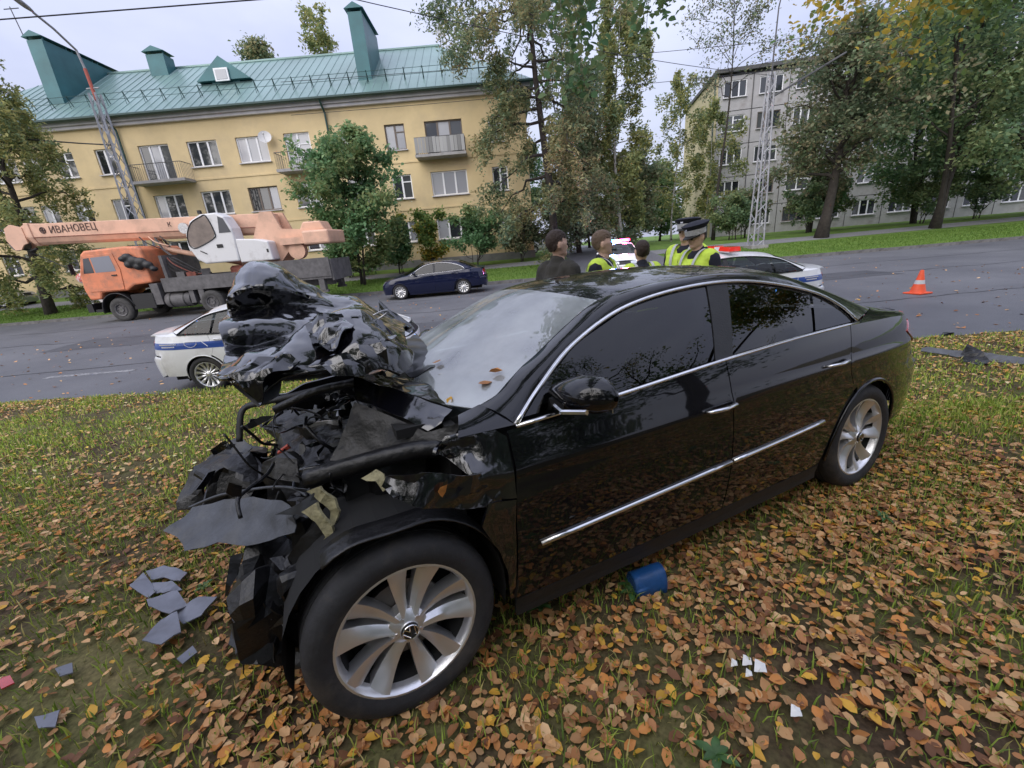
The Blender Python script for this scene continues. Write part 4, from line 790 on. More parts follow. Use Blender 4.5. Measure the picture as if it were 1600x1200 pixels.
for z in (4.55, 7.38): MB().box(((X0+X1)/2, -.02, z), (X1-X0, .04, .10)).obj('string_course', M_yel, yb)
for x, z0, w_, h_, dv, i, k in wl:
    fm = M_frameb if (i, k) in ((7, 2), (10, 3), (11, 3)) else M_frame; pm = {(7, 3): M_curt, (8, 3): M_curt, (11, 2): M_curt, (10, 3): M_curt}.get((i, k))
    window(yb, x, z0, w_, h_, dv, fm, pm, sill=not (k == 3 and i in (5, 8, 11)))
# cornice, roof
q = MB(); q.bx(X0-.35, X1+.35, -.35, DEP+.35, EAVE, EAVE+.22); q.obj('cornice', M_cornice, yb); q = MB(); q.bx(X0-.22, X1+.22, -.22, DEP+.22, EAVE-.18, EAVE-.003); q.obj('cornice_moulding', M_cornice, yb)
ZR, E0 = 15.75, EAVE+.26; ex0, ex1, ey0, ey1 = X0-.6, X1+.6, -.6, DEP+.6; rx0, rx1, ry = -30.2, -3.1, DEP/2
V = [(ex0, ey0, E0), (ex1, ey0, E0), (ex1, ey1, E0), (ex0, ey1, E0), (rx0, ry, ZR), (rx1, ry, ZR)]
q = MB(); q.add(V, [(0, 1, 5, 4), (1, 2, 5), (2, 3, 4, 5), (3, 0, 4)]); q.add([(a, b, c-.05) for a, b, c in V[:4]], [(0, 3, 2, 1)]); roof = q.obj('roof', M_roof, yb)
sl_ = (ZR-E0)/(ry-ey0)
def roofz(y): return E0+(y-ey0)*sl_
q = MB()
for k in range(int((ex1-ex0)/.55)):                                     # folded seams of the sheet-metal roof
    x = ex0+.3+k*.55; t = min(1, max(0, (x-ex0)/(rx0-ex0)), max(0, (ex1-x)/(ex1-rx1)));  t = min(1, (x-ex0)/(rx0-ex0) if x < rx0 else ((ex1-x)/(ex1-rx1) if x > rx1 else 1))
    if t > .05: q.tube([(x, ey0, E0+.012), (x, ey0+(ry-ey0)*t*.995, E0+(ZR-E0)*t*.995+.012)], .022, 4)
q.obj('roof_seams', M_roof, roof)
MB().tube([(rx0, ry, ZR+.03), (rx1, ry, ZR+.03)], .09, 6).obj('ridge_cap', M_roof, roof); MB().tube([(ex0, ey0-.05, E0-.02), (ex1, ey0-.05, E0-.02)], .085, 6).obj('gutter', M_trimg, roof)
for x, y0, y1 in ((-10.1, EAVE+.2, .9), (-23.0, EAVE+.2, .9)): MB().tube([(x, -.6, EAVE+.2), (x, -.42, EAVE-.05), (x+.02, -.12, EAVE-.4), (x+.02, -.10, G0+.1)], .06, 8).obj('downpipe', M_trimg, yb)
# snow guard
gd = MB(); ys = .75; zs_ = roofz(ys)
for dz in (.30, .62): gd.tube([(X0+.4, ys-.14*dz, zs_+dz), (X1-.4, ys-.14*dz, zs_+dz)], .014, 5)
guard = gd.obj('roof_railing', M_trimg, yb); pm_ = MB().tube([(0, .25, -.05+.25*sl_), (0, -.10, .68)], .030, 4).tube([(0, 0, -.05), (0, -.10, .68)], .018, 4).mesh('railing_post', M_trimg)
x = X0+.6
while x < X1-.3: link('railing_post', pm_, guard, loc=(x, ys, zs_)); x += 1.16
# chimneys with little gabled hoods
def chimney(x0, x1, y0, y1, zt, hoods=1):
    zb = roofz(y0)-.3; o = MB().bx(x0, x1, y0, y1, zb, zt).obj('chimney', M_chim, yb); L_ = (y1-y0)/hoods
    for k in range(hoods):
        a = y0+k*L_-.12; b = a+L_+.10; m = (x0+x1)/2; q = MB(); w2 = (x1-x0)/2+.16
        q.add([(m-w2, a, zt+.14), (m, a, zt+.46), (m+w2, a, zt+.14), (m-w2, b, zt+.14), (m, b, zt+.46), (m+w2, b, zt+.14)], [(0, 1, 4, 3), (1, 2, 5, 4), (0, 2, 1), (3, 4, 5), (0, 3, 5, 2)])
        for cx in (x0+.04, x1-.04): q.bx(cx-.03, cx+.03, a+.2, a+.26, zt, zt+.2); q.bx(cx-.03, cx+.03, b-.3, b-.24, zt, zt+.2)
        q.obj('chimney_hood', M_chim, o)
    return o
chimney(-27.9, -26.95, 1.6, 7.1, 16.1, 3); chimney(-8.05, -7.2, 1.3, 4.7, 16.0, 1); chimney(-23.2, -22.0, 4.9, 5.9, 16.25, 1)
q = MB(); q.bx(-17.9, -16.1, 2.6, 4.6, 12.5, 13.9); dm = q.obj('dormer', M_chim, yb); MB().add([(-18.75, 2.35, 13.50), (-17.0, 2.35, 14.82), (-15.25, 2.35, 13.50), (-18.75, 6, 13.50), (-17.0, 6, 14.82), (-15.25, 6, 13.50)], [(0, 1, 4, 3), (1, 2, 5, 4), (0, 2, 1), (0, 3, 5, 2)]).obj('dormer_roof', M_chim, dm)
MB().bx(-17.45, -16.55, 2.24, 2.33, 13.40, 14.12).obj('dormer_window', M_frame, dm); MB().bx(-17.35, -16.65, 2.22, 2.26, 13.49, 14.03).obj('dormer_pane', M_curt, dm); MB().bx(-18.4, -15.6, 2.2, 2.3, 12.95, 13.05).obj('dormer_rail', M_trimg, dm)
def balcony(x0, x1, z, plank=False):
    o = MB().bx(x0, x1, -1.0, .02, z-.16, z).obj('balcony', M_conc, yb); q = MB(); y = -.94
    for a, b in (((x0+.05, y), (x1-.05, y)), ((x0+.05, y), (x0+.05, 0)), ((x1-.05, y), (x1-.05, 0))):
        q.tube([(*a, z+.92), (*b, z+.92)], .022, 5); n = int(math.dist(a, b)/.13)
        for k in range(n+1): t = k/n; px, py = a[0]+(b[0]-a[0])*t, a[1]+(b[1]-a[1])*t; q.tube([(px, py, z), (px, py, z+.92)], .010, 4)
    q.obj('balcony_railing', M_iron, o)
    if plank:
        n = int((x1-x0)/.22)
        for k in range(n): MB().bx(x0+.05+k*.22, x0+.25+k*.22, -1.0, -.97, z+.05, z+.9+random.uniform(-.02, .02)).obj('balcony_board', mat('weathered_board', tuple(random.uniform(.22, .42) for _ in range(1))*3, .8), o)
    return o
balcony(-22.5, -19.1, 7.4); balcony(-13.4, -10.9, 7.4); balcony(-4.75, -1.6, 7.55, True)
def dish(x, y, z, r=.38, ry_=.3):
    q = MB(); q.lathe([(0.001, .10), (r*.4, .085), (r*.75, .04), (r, 0)], 18, c=(0, 0, 0)); q.tube([(0, .1, 0), (0, .4, -.1)], .02, 5); q.tube([(0, .05, -r*.8), (0, -.35, -.05)], .012, 4); q.box((0, -.35, -.03), (.06, .1, .06)); o = q.obj('satellite_dish', M_dish, yb, smooth=30); o.matrix_local = Matrix.Translation((x, y, z)) @ Matrix.Rotation(ry_, 4, 'Z') @ Matrix.Rotation(-.35, 4, 'X')
dish(-13.9, -.45, 9.35); dish(-3.0, 5.6, ZR+.75, .42, .9)
MB().tube([(-3.0, 6, ZR-.1), (-3.0, 6, ZR+1.5)], .03, 5).tube([(-3.4, 6, ZR+1.3), (-2.6, 6, ZR+1.3)], .015, 4).tube([(-3.3, 6, ZR+1.1), (-2.7, 6, ZR+1.1)], .015, 4).obj('roof_antenna', M_iron, yb); MB().tube([(-28.3, 2, 16.4), (-28.5, 2, 18.0)], .03, 5).tube([(-28.9, 2, 17.9), (-28.0, 2, 17.9)], .03, 4).obj('roof_antenna', M_iron, yb)
# ------------------------------------------------------------------ grey five-storey panel house
M_panel = mat('grey_panel', (.40, .395, .40), .9, var=(.8, .14), bump=(20, .2), spec=.2, dirt=((.27, .25, .24), .7, .5, .8)); M_cream = mat('cream_end_wall', (.52, .45, .27), .9, var=(.5, .1)); M_joint = mat('panel_joint', (.09, .09, .09), .9)
gb = thing('panel_building', 'grey five-storey panel apartment block with cream end wall among the right-hand trees', 'building', (21.5, 45, 0), R(-10))
BW, FH, Z0, NB = 3.1, 2.84, 1.0, 15; LEN = BW*NB
MB().bx(.05, LEN-.05, .12, 12, Z0-.4, 15.2).obj('block_core', M_joint, gb); MB().bx(-.12, .045, -.02, 12.1, Z0-.4, 15.35).obj('end_wall', M_cream, gb)
pan = cutwall(.03, BW-.03, .03, FH-.03, [(.55, BW-.55, 1.10, 2.48)], .2); pan.bx(.03, BW-.03, .09, .14, .03, .05); pme = pan.mesh('wall_panel', M_panel)
for b in range(NB):
    for f in range(5):
        z = Z0-.2+f*FH; p = link('wall_panel', pme, gb, loc=(b*BW, 0, z)); dv = 3 if (b+f) % 3 else 2; window(gb, b*BW+.55, z+1.10, BW-1.1, 1.38, dv, M_frameb if random.random() < .15 else M_frame, None, y=.06)
MB().bx(-.3, LEN+.3, -.35, 12.3, 15.25, 15.55).obj('roof_slab', M_joint, gb); MB().bx(0, LEN, -.03, .1, Z0-.5, Z0-.17).obj('plinth', M_socle, gb)
for f in range(5): MB().bx(3.05, 3.12, -.05, -.01, Z0-.2+f*FH, Z0-.2+(f+1)*FH-.02).obj('panel_seam', M_joint, gb)
MB().tube([(-.3, -.25, .6), (-.3, -.25, 15.2)], .05, 6).obj('downpipe', M_trimg, gb)
# ------------------------------------------------------------------ lattice poles, lamp, overhead wires
M_galv = mat('galvanised_lattice', (.33, .34, .36), .6, metal=.4, var=(3, .25)); M_wire = mat('wire_black', (.02, .02, .022), .6); M_redw = mat('rusty_red_band', (.40, .10, .07), .7); M_concp = mat('pole_foundation', (.30, .29, .28), .9, var=(4, .2))
def lattice(name, label, x, y, z0, z1, w0, w1, n=16):
    r = thing(name, label, 'pole', (x, y, z0)); H_ = z1-z0
    cs = lambda t: (w0+(w1-w0)*t)/2
    for sx, sy in ((-1, -1), (1, -1), (1, 1), (-1, 1)): MB().tube([(sx*cs(0), sy*cs(0), -.2), (sx*cs(1), sy*cs(1), H_)], .052, 4).obj('corner_strut', M_galv, r)
    br = [MB() for _ in range(4)]; cn = [(-1, -1), (1, -1), (1, 1), (-1, 1)]
    for k in range(n):
        t0, t1 = k/n, (k+1)/n
        for f in range(4):
            a, b = cn[f], cn[(f+1) % 4]
            if k % 2: a, b = b, a
            br[f].tube([(a[0]*cs(t0), a[1]*cs(t0), H_*t0), (b[0]*cs(t1), b[1]*cs(t1), H_*t1)], .024, 4)
    for q in br: q.obj('lattice_bracing', M_galv, r)
    MB().box((0, 0, 0), (w0+.35, w0+.35, .4)).obj('foundation', M_concp, r)
    return r
lp = lattice('street_lamp', 'lattice lamp post with tilted lamp head in front of the yellow building', -18.9, 24.0, .33, 10.3, .62, .30)
MB().tube([(0, 0, 9.7), (-.05, 0, 11.0)], .07, 8).obj('mast_tube', M_redw, lp); MB().tube([(-.05, 0, 11.0), (-.08, -.1, 11.7), (-.12, -.9, 12.2), (-.25, -1.5, 12.55)], .05, 8).obj('lamp_arm', M_galv, lp)
q = MB(); q.ball((0, 0, 0), (.13, .48, .09), 10, 8); o = q.obj('lamp_head', M_galv, lp, smooth=True); o.location = (-.33, -1.85, 12.75); o.rotation_euler = (R(-22), 0, R(-8))
MB().tube([(-.3, 0, 10.2), (.3, 0, 10.2)], .03, 6).obj('cross_bar', M_galv, lp)
pr = lattice('lattice_pole', 'tall grey lattice pole on the verge in front of the grey block', 14.93, 25.4, .40, 9.2, .62, .24, 18); MB().tube([(0, 0, 8.6), (.05, 0, 11.6), (.1, -.3, 12.6)], [.05, .035, .02], 6).obj('mast_tube', M_iron, pr)
def wire(label, pts, r=.012, sag=0.):
    P = np.array(pts, float)
    if sag:
        t = np.linspace(0, 1, 14)[:, None]; P = P[0]*(1-t)+P[-1]*t; P[:, 2] -= sag*4*t[:, 0]*(1-t[:, 0])
    tag(MB().tube(P, r, 4).obj('overhead_wire', M_wire), label, 'wire', 'overhead wires')
wire('upper overhead wire crossing the sky above the green roof', [(-40, 10, 6.75), (20, 10, 6.35)], .013)
wire('second overhead wire at the top left corner', [(-40, 9.2, 7.25), (-7, 9.2, 7.2), (20, 9.2, 7.1)], .010)
wire('thick cable from the lamp post out of the left edge', [(-18.9, 24, 8.1), (-40, 24, 13.0)], .03, .6)
wire('overhead wire ending at the right-hand lattice pole', [(14.93, 25.2, 9.0), (-6, 12, 8.2)], .012, .3); wire('lower overhead wire beside the right-hand lattice pole', [(-10, 24.6, 8.9), (40, 24.6, 9.9)], .012, .35); wire('uppermost overhead wire in front of the grey block', [(-10, 24.2, 10.2), (40, 24.2, 10.8)], .012, .35)
tag(MB().tube([(14.9, 25.4, 8.0), (18.6, 25.2, 9.75)], .05, 6).obj('pole_stay', M_iron), 'dark diagonal stay rod beside the right-hand lattice pole', 'stay rod')
# ------------------------------------------------------------------ truck crane; x forward from the front axle, y left
M_orange = mat('orange_cab_paint', (.70, .235, .115), .5, var=(2, .12), dirt=((.30, .16, .11), 3.0, .46, .80)); M_peach = mat('faded_peach_paint', (.72, .44, .31), .5, var=(1.2, .1), dirt=((.44, .29, .21), 2.0, .45, .80))
M_deck = mat('dusty_grey_steel', (.115, .11, .112), .75, var=(4, .35)); M_cabw = mat('white_cab_paint', (.66, .66, .66), .45, dirt=((.4, .38, .36), 2.2, .55, .85)); M_ttyre = mat('dusty_tyre', (.06, .058, .056), .9, var=(8, .3)); M_rust = mat('rusty_red_parts', (.22, .07, .05), .8, var=(9, .4))
ct = thing('crane_truck', 'orange truck crane with long peach boom and white operator cab parked along the far kerb', 'crane truck', M=onroad(-16.95, 20.25, R(180)))
def bev(o, w_=.05, s=2): m = o.modifiers.new('bevel', 'BEVEL'); m.width = w_; m.segments = s; m.limit_method = 'ANGLE'; m.angle_limit = R(40); return o
def sprism(poly, y0, y1): return MB().prism(poly, (0, y0, 0), (1, 0, 0), (0, 0, 1), (0, 1, 0), y1-y0)
cab = bev(sprism([(1.16, 1.02), (1.25, 1.45), (1.20, 2.08), (.84, 2.92), (.66, 3.05), (-1.0, 3.10), (-1.62, 3.04), (-1.75, 2.92), (-1.75, 1.55), (-.98, 1.50), (-.80, 1.42), (-.58, 1.30), (.55, 1.30), (.66, 1.02)], -1.22, 1.22).obj('cab', M_orange, ct), .07)
for sg in (1, -1):
    Y = sg*1.222; pr_ = lambda poly, d: MB().prism(poly, (0, Y, 0), (1, 0, 0), (0, 0, 1), (0, sg, 0), d)
    dr = bev(pr_([(.98, 1.36), (1.08, 2.1), (.80, 2.84), (-.52, 2.88), (-.62, 2.2), (-.5, 1.36)], .022).obj('cab_door', M_orange, ct), .01); MB().box((-.3, Y+sg*.04, 1.98), (.22, .03, .05)).obj('door_handle', M_dark, dr)
    MB().prism([(.96, 2.14), (.74, 2.74), (.50, 2.76), (.50, 2.14)], (0, Y+sg*.022, 0), (1, 0, 0), (0, 0, 1), (0, sg, 0), .006).obj('quarter_glass', M_pane, dr); MB().prism([(.44, 2.14), (.44, 2.76), (-.38, 2.78), (-.44, 2.14)], (0, Y+sg*.022, 0), (1, 0, 0), (0, 0, 1), (0, sg, 0), .006).obj('door_glass', M_curt, dr)
    MB().tube([(.98, Y, 2.6), (1.15, Y+sg*.25, 2.6), (1.15, Y+sg*.25, 2.1)], .015, 5).box((1.17, Y+sg*.25, 2.35), (.03, .2, .42)).obj('mirror', M_dark, ct)
    q = MB(); T_ = np.linspace(R(-8), R(172), 16); q.grid(np.array([[((.70)*math.cos(t), sg*y, .52+.70*math.sin(t)) for y in (.75, 1.24, 1.30)] for t in T_])); o = q.obj('mudguard', M_dark, ct, smooth=40); o.modifiers.new('t', 'SOLIDIFY').thickness = .03
    MB().bx(-1.62, -.68, sg*.85, sg*1.28, .48, 1.12).obj('mudguard_skirt', M_dark, ct); MB().bx(.72, 1.1, sg*.8, sg*1.22, .48, .60).obj('cab_step', M_dark, ct)
    MB().box((1.27, sg*.95, .80), (.06, .22, .18)).obj('headlight', M_clear, ct)
MB().prism([(1.20, 2.12), (.86, 2.88)], (0, 0, 0), (1, 0, 0), (0, 0, 1), (0, 1, 0), 0) if False else None
MB().add([(1.21, -1.08, 2.14), (1.21, 1.08, 2.14), (.875, 1.02, 2.87), (.875, -1.02, 2.87)], [(0, 1, 2, 3)]).obj('windscreen', M_pane, cab); MB().bx(1.15, 1.40, -1.25, 1.25, .50, .86).obj('front_bumper', M_dark, ct)
MB().bx(1.24, 1.262, -.8, .8, 1.25, 1.75).obj('grille', M_dark, ct)
def twheel(x, y, sg, twin=False):
    q = MB(); q.lathe([(.02, .02), (.10, .02), (.12, -.02), (.22, -.03), (.235, .03), (.27, .05), (.285, .0), (.285, -.24)], 24)
    for k in range(8): a = k*PI/4; q.lathe([(.001, .0), (.018, .0), (.02, -.03)], 6, c=(.17*math.cos(a), .01, .17*math.sin(a)))
    o = q.obj('wheel', M_deck, ct, smooth=35, M=Matrix.Translation((x, y, .51)) @ Matrix.Rotation(0 if sg > 0 else PI, 4, 'Z'))
    t = MB(); pr2 = [(.28, .02), (.36, .05), (.44, .045), (.485, .01), (.50, -.01)]
    for k in range(4): a = -.02-k*.055; pr2 += [(.51, a), (.51, a-.035), (.495, a-.038), (.495, a-.052)]
    t.lathe(pr2+[(.50, -.25), (.44, -.28), (.28, -.26)], 36)
    if twin: t.lathe([(.28, -.30), (.44, -.29), (.50, -.32), (.51, -.34), (.51, -.52), (.44, -.57), (.28, -.55)], 30)
    t.obj('tyre', M_ttyre, o, smooth=35)
for sg in (1, -1):
    twheel(0, sg*1.2, sg); twheel(-4.05, sg*1.2, sg, True); twheel(-5.40, sg*1.2, sg, True)
MB().bx(-9.3, 1.1, -.42, -.30, .78, 1.08).bx(-9.3, 1.1, .30, .42, .78, 1.08).bx(-6.2, -3.2, -.9, .9, .42, .60).bx(-.15, .15, -.95, .95, .42, .58).obj('chassis_frame', M_deck, ct)
MB().bx(-9.5, -2.15, -1.23, 1.23, 1.40, 1.52).bx(-9.5, -2.15, 1.17, 1.235, 1.10, 1.68).bx(-9.5, -2.15, -1.235, -1.17, 1.10, 1.68).obj('deck', M_deck, ct)
MB().bx(-2.45, -2.32, -1.1, 1.15, 1.5, 2.62).obj('headboard', M_deck, ct); MB().bx(-9.52, -6.6, 1.24, 1.27, 1.20, 1.98).obj('rear_side_plate', M_deck, ct); MB().bx(-9.58, -9.5, -1.2, 1.2, 1.0, 1.9).obj('tail_plate', M_deck, ct)
o = MB().lathe([(.001, -.55), (.30, -.55), (.32, -.5), (.32, .5), (.30, .55), (.001, .55)], 20, axis='X', c=(-2.55, .92, .72)).obj('fuel_tank', M_deck, ct, smooth=40)
for x in (-2.85, -2.25): MB().lathe([(.328, -.03), (.328, .03)], 20, axis='X', c=(x, .92, .72)).obj('tank_strap', M_dark, o)
MB().bx(-3.35, -3.15, .5, 1.2, .55, 1.35).obj('tool_box', M_deck, ct); MB().bx(-1.95, -1.60, .55, 1.25, .6, 1.5).obj('battery_box', M_deck, ct)
q = MB(); bagv = [(-.95, 2.60, .16), (-1.15, 2.66, .20), (-1.35, 2.48, .26), (-1.65, 2.42, .24), (-1.9, 2.28, .2), (-1.15, 2.35, .2), (-1.5, 2.25, .2), (-2.1, 2.1, .14)]
for x, z, r in bagv: q.ball((x, 1.30, z), (r*1.1, .16, r*.8), 9, 7)
remesh(q, 'bundled_tarpaulin', M_dark, ct, .04, 2)
for i, (x, z) in enumerate(((-2.9, 1.75), (-3.3, 1.7), (-3.9, 1.8), (-6.4, 1.72))): MB().box((x, .8, z), (.35, .4, .28), Matrix.Rotation(.3*i, 3, 'Z')).obj('winch_gear', M_rust if i % 2 else M_deck, ct)
for i in range(5): MB().tube(crom(np.array([(-2.3-.1*i, .9, 2.5), (-2.6-.1*i, 1.0, 2.0+.1*i), (-3.0-.2*i, .9, 1.8), (-3.4-.2*i, .9, 1.75)]), 5), .025, 6).obj('hose', M_rust if i == 2 else M_dark, ct, smooth=True)
for x in (-3.7, -9.0):
    for sg in (1, -1): MB().bx(x-.12, x+.12, sg*.95, sg*1.22, .62, 1.38).bx(x-.2, x+.2, sg*1.0, sg*1.2, .52, .62).obj('outrigger', M_deck, ct)
MB().lathe([(.95, 1.52), (.95, 1.85), (.85, 1.95), (.01, 1.95)], 28, axis='Z', c=(-5.6, 0, 0)).obj('slewing_ring', M_rust, ct, smooth=30)
# boom: bent-plate section
def boomsec(x0, z0, x1, z1, w_, h_, name, par, dy=0):
    q = MB(); S = []
    for x, z in ((x0, z0), (x1, z1)): S.append([(x, dy+a*w_, z+b*h_) for a, b in ((-.5, .5), (-.5, -.12), (-.36, -.38), (-.2, -.5), (.2, -.5), (.36, -.38), (.5, -.12), (.5, .5))])
    q.add(np.array(S).reshape(-1, 3), [(i, (i+1) % 8, 8+(i+1) % 8, 8+i) for i in range(8)]+[tuple(range(7, -1, -1)), tuple(range(8, 16))]); return bev(q.obj(name, M_peach, par), .02)
bm_ = boomsec(3.45, 3.93, -7.1, 3.55, .66, .86, 'boom', ct); zc_ = lambda x: 3.93+(x-3.45)*(3.93-3.55)/10.55
boomsec(3.75, 3.94, 3.0, 3.92, .54, .70, 'boom_inner_section', bm_); boomsec(3.5, zc_(3.5), 3.3, zc_(3.3), .74, .94, 'boom_collar', bm_)
MB().prism([(3.7, 4.25), (4.15, 4.40), (4.45, 4.25), (4.55, 3.75), (4.35, 3.35), (4.1, 3.35), (3.9, 3.55), (3.7, 3.6)], (0, -.30, 0), (1, 0, 0), (0, 0, 1), (0, 1, 0), .06).prism([(3.7, 4.25), (4.15, 4.40), (4.45, 4.25), (4.55, 3.75), (4.35, 3.35), (4.1, 3.35), (3.9, 3.55), (3.7, 3.6)], (0, .24, 0), (1, 0, 0), (0, 0, 1), (0, 1, 0), .06).obj('boom_head', M_peach, bm_)
for x, z, r in ((4.35, 3.62, .30), (4.25, 4.12, .2)): MB().lathe([(.03, -.2), (r*.8, -.2), (r, -.18), (r*.9, -.1), (r*.9, .1), (r, .18), (r*.8, .2), (.03, .2)], 24, c=(x, 0, z)).obj('sheave', M_deck, bm_, smooth=30)
MB().tube([(4.3, 0, 3.4), (3.9, .1, 3.3), (3.6, .1, 3.38)], .05, 6).obj('head_cable', M_dark, bm_)
MB().tube([(3.3, .334, zc_(3.3)-.12), (-7.0, .334, zc_(-7.0)-.12)], .012, 4).obj('boom_seam', M_rust, bm_)
Mt = lambda x, z, y=.342: Matrix.Translation((x, y, z)) @ Matrix(((-1, 0, 0, 0), (0, 0, 1, 0), (0, 1, 0, 0), (0, 0, 0, 1)))
M_let = mat('boom_lettering', (.07, .035, .03), .6); lettering('ИВАНОВЕЦ', .40, M_let, bm_, Mt(1.50, 4.035), sx=.93); lettering('К', .26, M_let, bm_, Mt(-2.65, 3.86))
q = MB(); tt = np.linspace(0, 2*PI, 21); q.tube([(2.80+.11*math.cos(t), .345, 4.06+.12*math.sin(t)) for t in tt], .02, 4, cap=False); q.bx(2.71, 2.89, .338, .35, 4.03, 4.09); q.bx(2.77, 2.83, .338, .35, 3.96, 4.16); q.obj('boom_emblem', M_let, bm_)
MB().tube([(-1.7, 0, 3.35), (-1.9, 0, 2.9), (-5.2, 0, 2.0)], .11, 10).obj('lift_cylinder', M_peach, ct, smooth=True); MB().tube([(-1.75, .2, 3.4), (-1.95, .25, 2.9), (-2.35, .3, 2.5)], .05, 6).tube([(-1.75, -.2, 3.4), (-1.95, -.25, 2.9), (-2.35, -.3, 2.5)], .05, 6).obj('boom_rest', M_deck, ct)
for i, x in enumerate((-1.2, -1.6, -2.1)): MB().tube(crom(np.array([(x, .36, zc_(x)-.3), (x-.3, .45, 3.2), (x-.8, .4, 2.9+.1*i)]), 5), .025, 6).obj('hose', M_peach if i % 2 else M_dark, ct, smooth=True)
# superstructure
for y in (-.55, .42): MB().prism([(-5.4, 1.95), (-5.4, 2.6), (-6.2, 3.0), (-6.75, 4.05), (-7.25, 4.02), (-7.5, 3.3), (-9.3, 3.12), (-9.45, 2.75), (-7.7, 2.45), (-7.2, 1.95)], (0, y, 0), (1, 0, 0), (0, 0, 1), (0, 1, 0), .13).obj('turret_cheek', M_peach, ct)
bev(MB().bx(-9.65, -8.5, -1.0, 1.0, 2.55, 3.12).obj('counterweight', M_peach, ct), .08); MB().bx(-8.5, -7.4, -.8, .8, 2.62, 2.9).obj('turret_deck', M_peach, ct)
bev(MB().prism([(-8.2, 3.12), (-8.45, 3.5), (-9.2, 3.5), (-9.35, 3.12)], (0, -.5, 0), (1, 0, 0), (0, 0, 1), (0, 1, 0), 1.0).obj('winch_frame', M_peach, ct), .05); MB().lathe([(.28, -.45), (.16, -.43), (.16, .43), (.28, .45)], 18, c=(-8.8, 0, 3.25)).obj('winch_drum', M_dark, ct, smooth=30)
MB().lathe([(.001, -.16), (.36, -.16), (.38, 0), (.36, .16), (.001, .16)], 24, c=(-8.0, .5, 2.35)).obj('rope_drum', M_peach, ct, smooth=30)
oc = sprism([(-4.25, 2.12), (-3.95, 2.32), (-3.72, 2.85), (-3.78, 3.35), (-4.1, 3.85), (-4.6, 4.08), (-5.25, 4.10), (-5.55, 3.92), (-5.75, 3.45), (-5.78, 3.0), (-5.72, 2.12)], .45, 1.18); opc = bev(oc.obj('operator_cab', M_cabw, ct), .07, 3)
MB().prism([(-3.82, 2.92), (-3.86, 3.32), (-4.15, 3.76), (-4.62, 3.98), (-4.86, 3.99), (-5.02, 3.35), (-4.9, 3.1), (-4.05, 2.78)], (0, 1.18, 0), (1, 0, 0), (0, 0, 1), (0, 1, 0), .012).obj('door_glass', mat('smoky_cab_glass', (.20, .16, .13), .12, spec=.8, var=(3, .3)), opc)
MB().tube(crom(np.array([(-3.82, 1.195, 2.92), (-3.86, 1.195, 3.32), (-4.15, 1.195, 3.76), (-4.62, 1.195, 3.98), (-4.86, 1.195, 3.99), (-5.02, 1.195, 3.35), (-4.9, 1.195, 3.1), (-4.05, 1.195, 2.78), (-3.82, 1.195, 2.92)]), 4), .022, 5).obj('door_seal', M_dark, opc)
MB().prism([(-5.32, 3.95), (-5.52, 3.85), (-5.70, 3.30), (-5.20, 3.30)], (0, 1.185, 0), (1, 0, 0), (0, 0, 1), (0, 1, 0), .008).obj('rear_glass', M_pane, opc); MB().bx(-5.2, -4.95, 1.185, 1.20, 2.72, 2.86).obj('door_catch', M_dark, opc); MB().tube([(-4.2, 1.20, 2.66), (-4.45, 1.21, 2.52)], .02, 4).obj('grab_handle', M_dark, opc)
MB().box((-4.4, .8, 4.2), (.12, .12, .14)).obj('cab_beacon', M_dark, opc); bev(MB().prism([(-5.74, 2.05), (-5.74, 3.02), (-6.6, 2.95), (-7.1, 2.82), (-7.15, 2.05)], (0, .35, 0), (1, 0, 0), (0, 0, 1), (0, 1, 0), .80).obj('engine_cover', M_cabw, ct), .05); MB().box((-7.0, 1.155, 2.45), (.08, .01, .14)).obj('cover_lock', M_dark, ct)
MB().lathe([(.001, -.06), (.22, -.06), (.22, .06), (.001, .06)], 20, c=(-3.35, .50, 3.65)).obj('boom_lamp', M_alu, ct)
# hook block tied to the bumper
hb = MB().ball((1.95, .3, 1.95), (.30, .16, .24), 14, 9).obj('hook_block', mat('hook_block_white', (.6, .55, .52), .6, dirt=((.5, .12, .10), 5, .47, .53)), ct, smooth=True); MB().tube([(4.3, 0, 3.4), (1.98, .3, 2.15)], .02, 5).obj('hoist_rope', M_dark, hb); MB().tube(crom(np.array([(1.9, .3, 1.75), (1.75, .3, 1.4), (1.62, .3, 1.05), (1.4, .3, .75)]), 5), .07, 7).obj('hook_sling', M_cabw, hb)
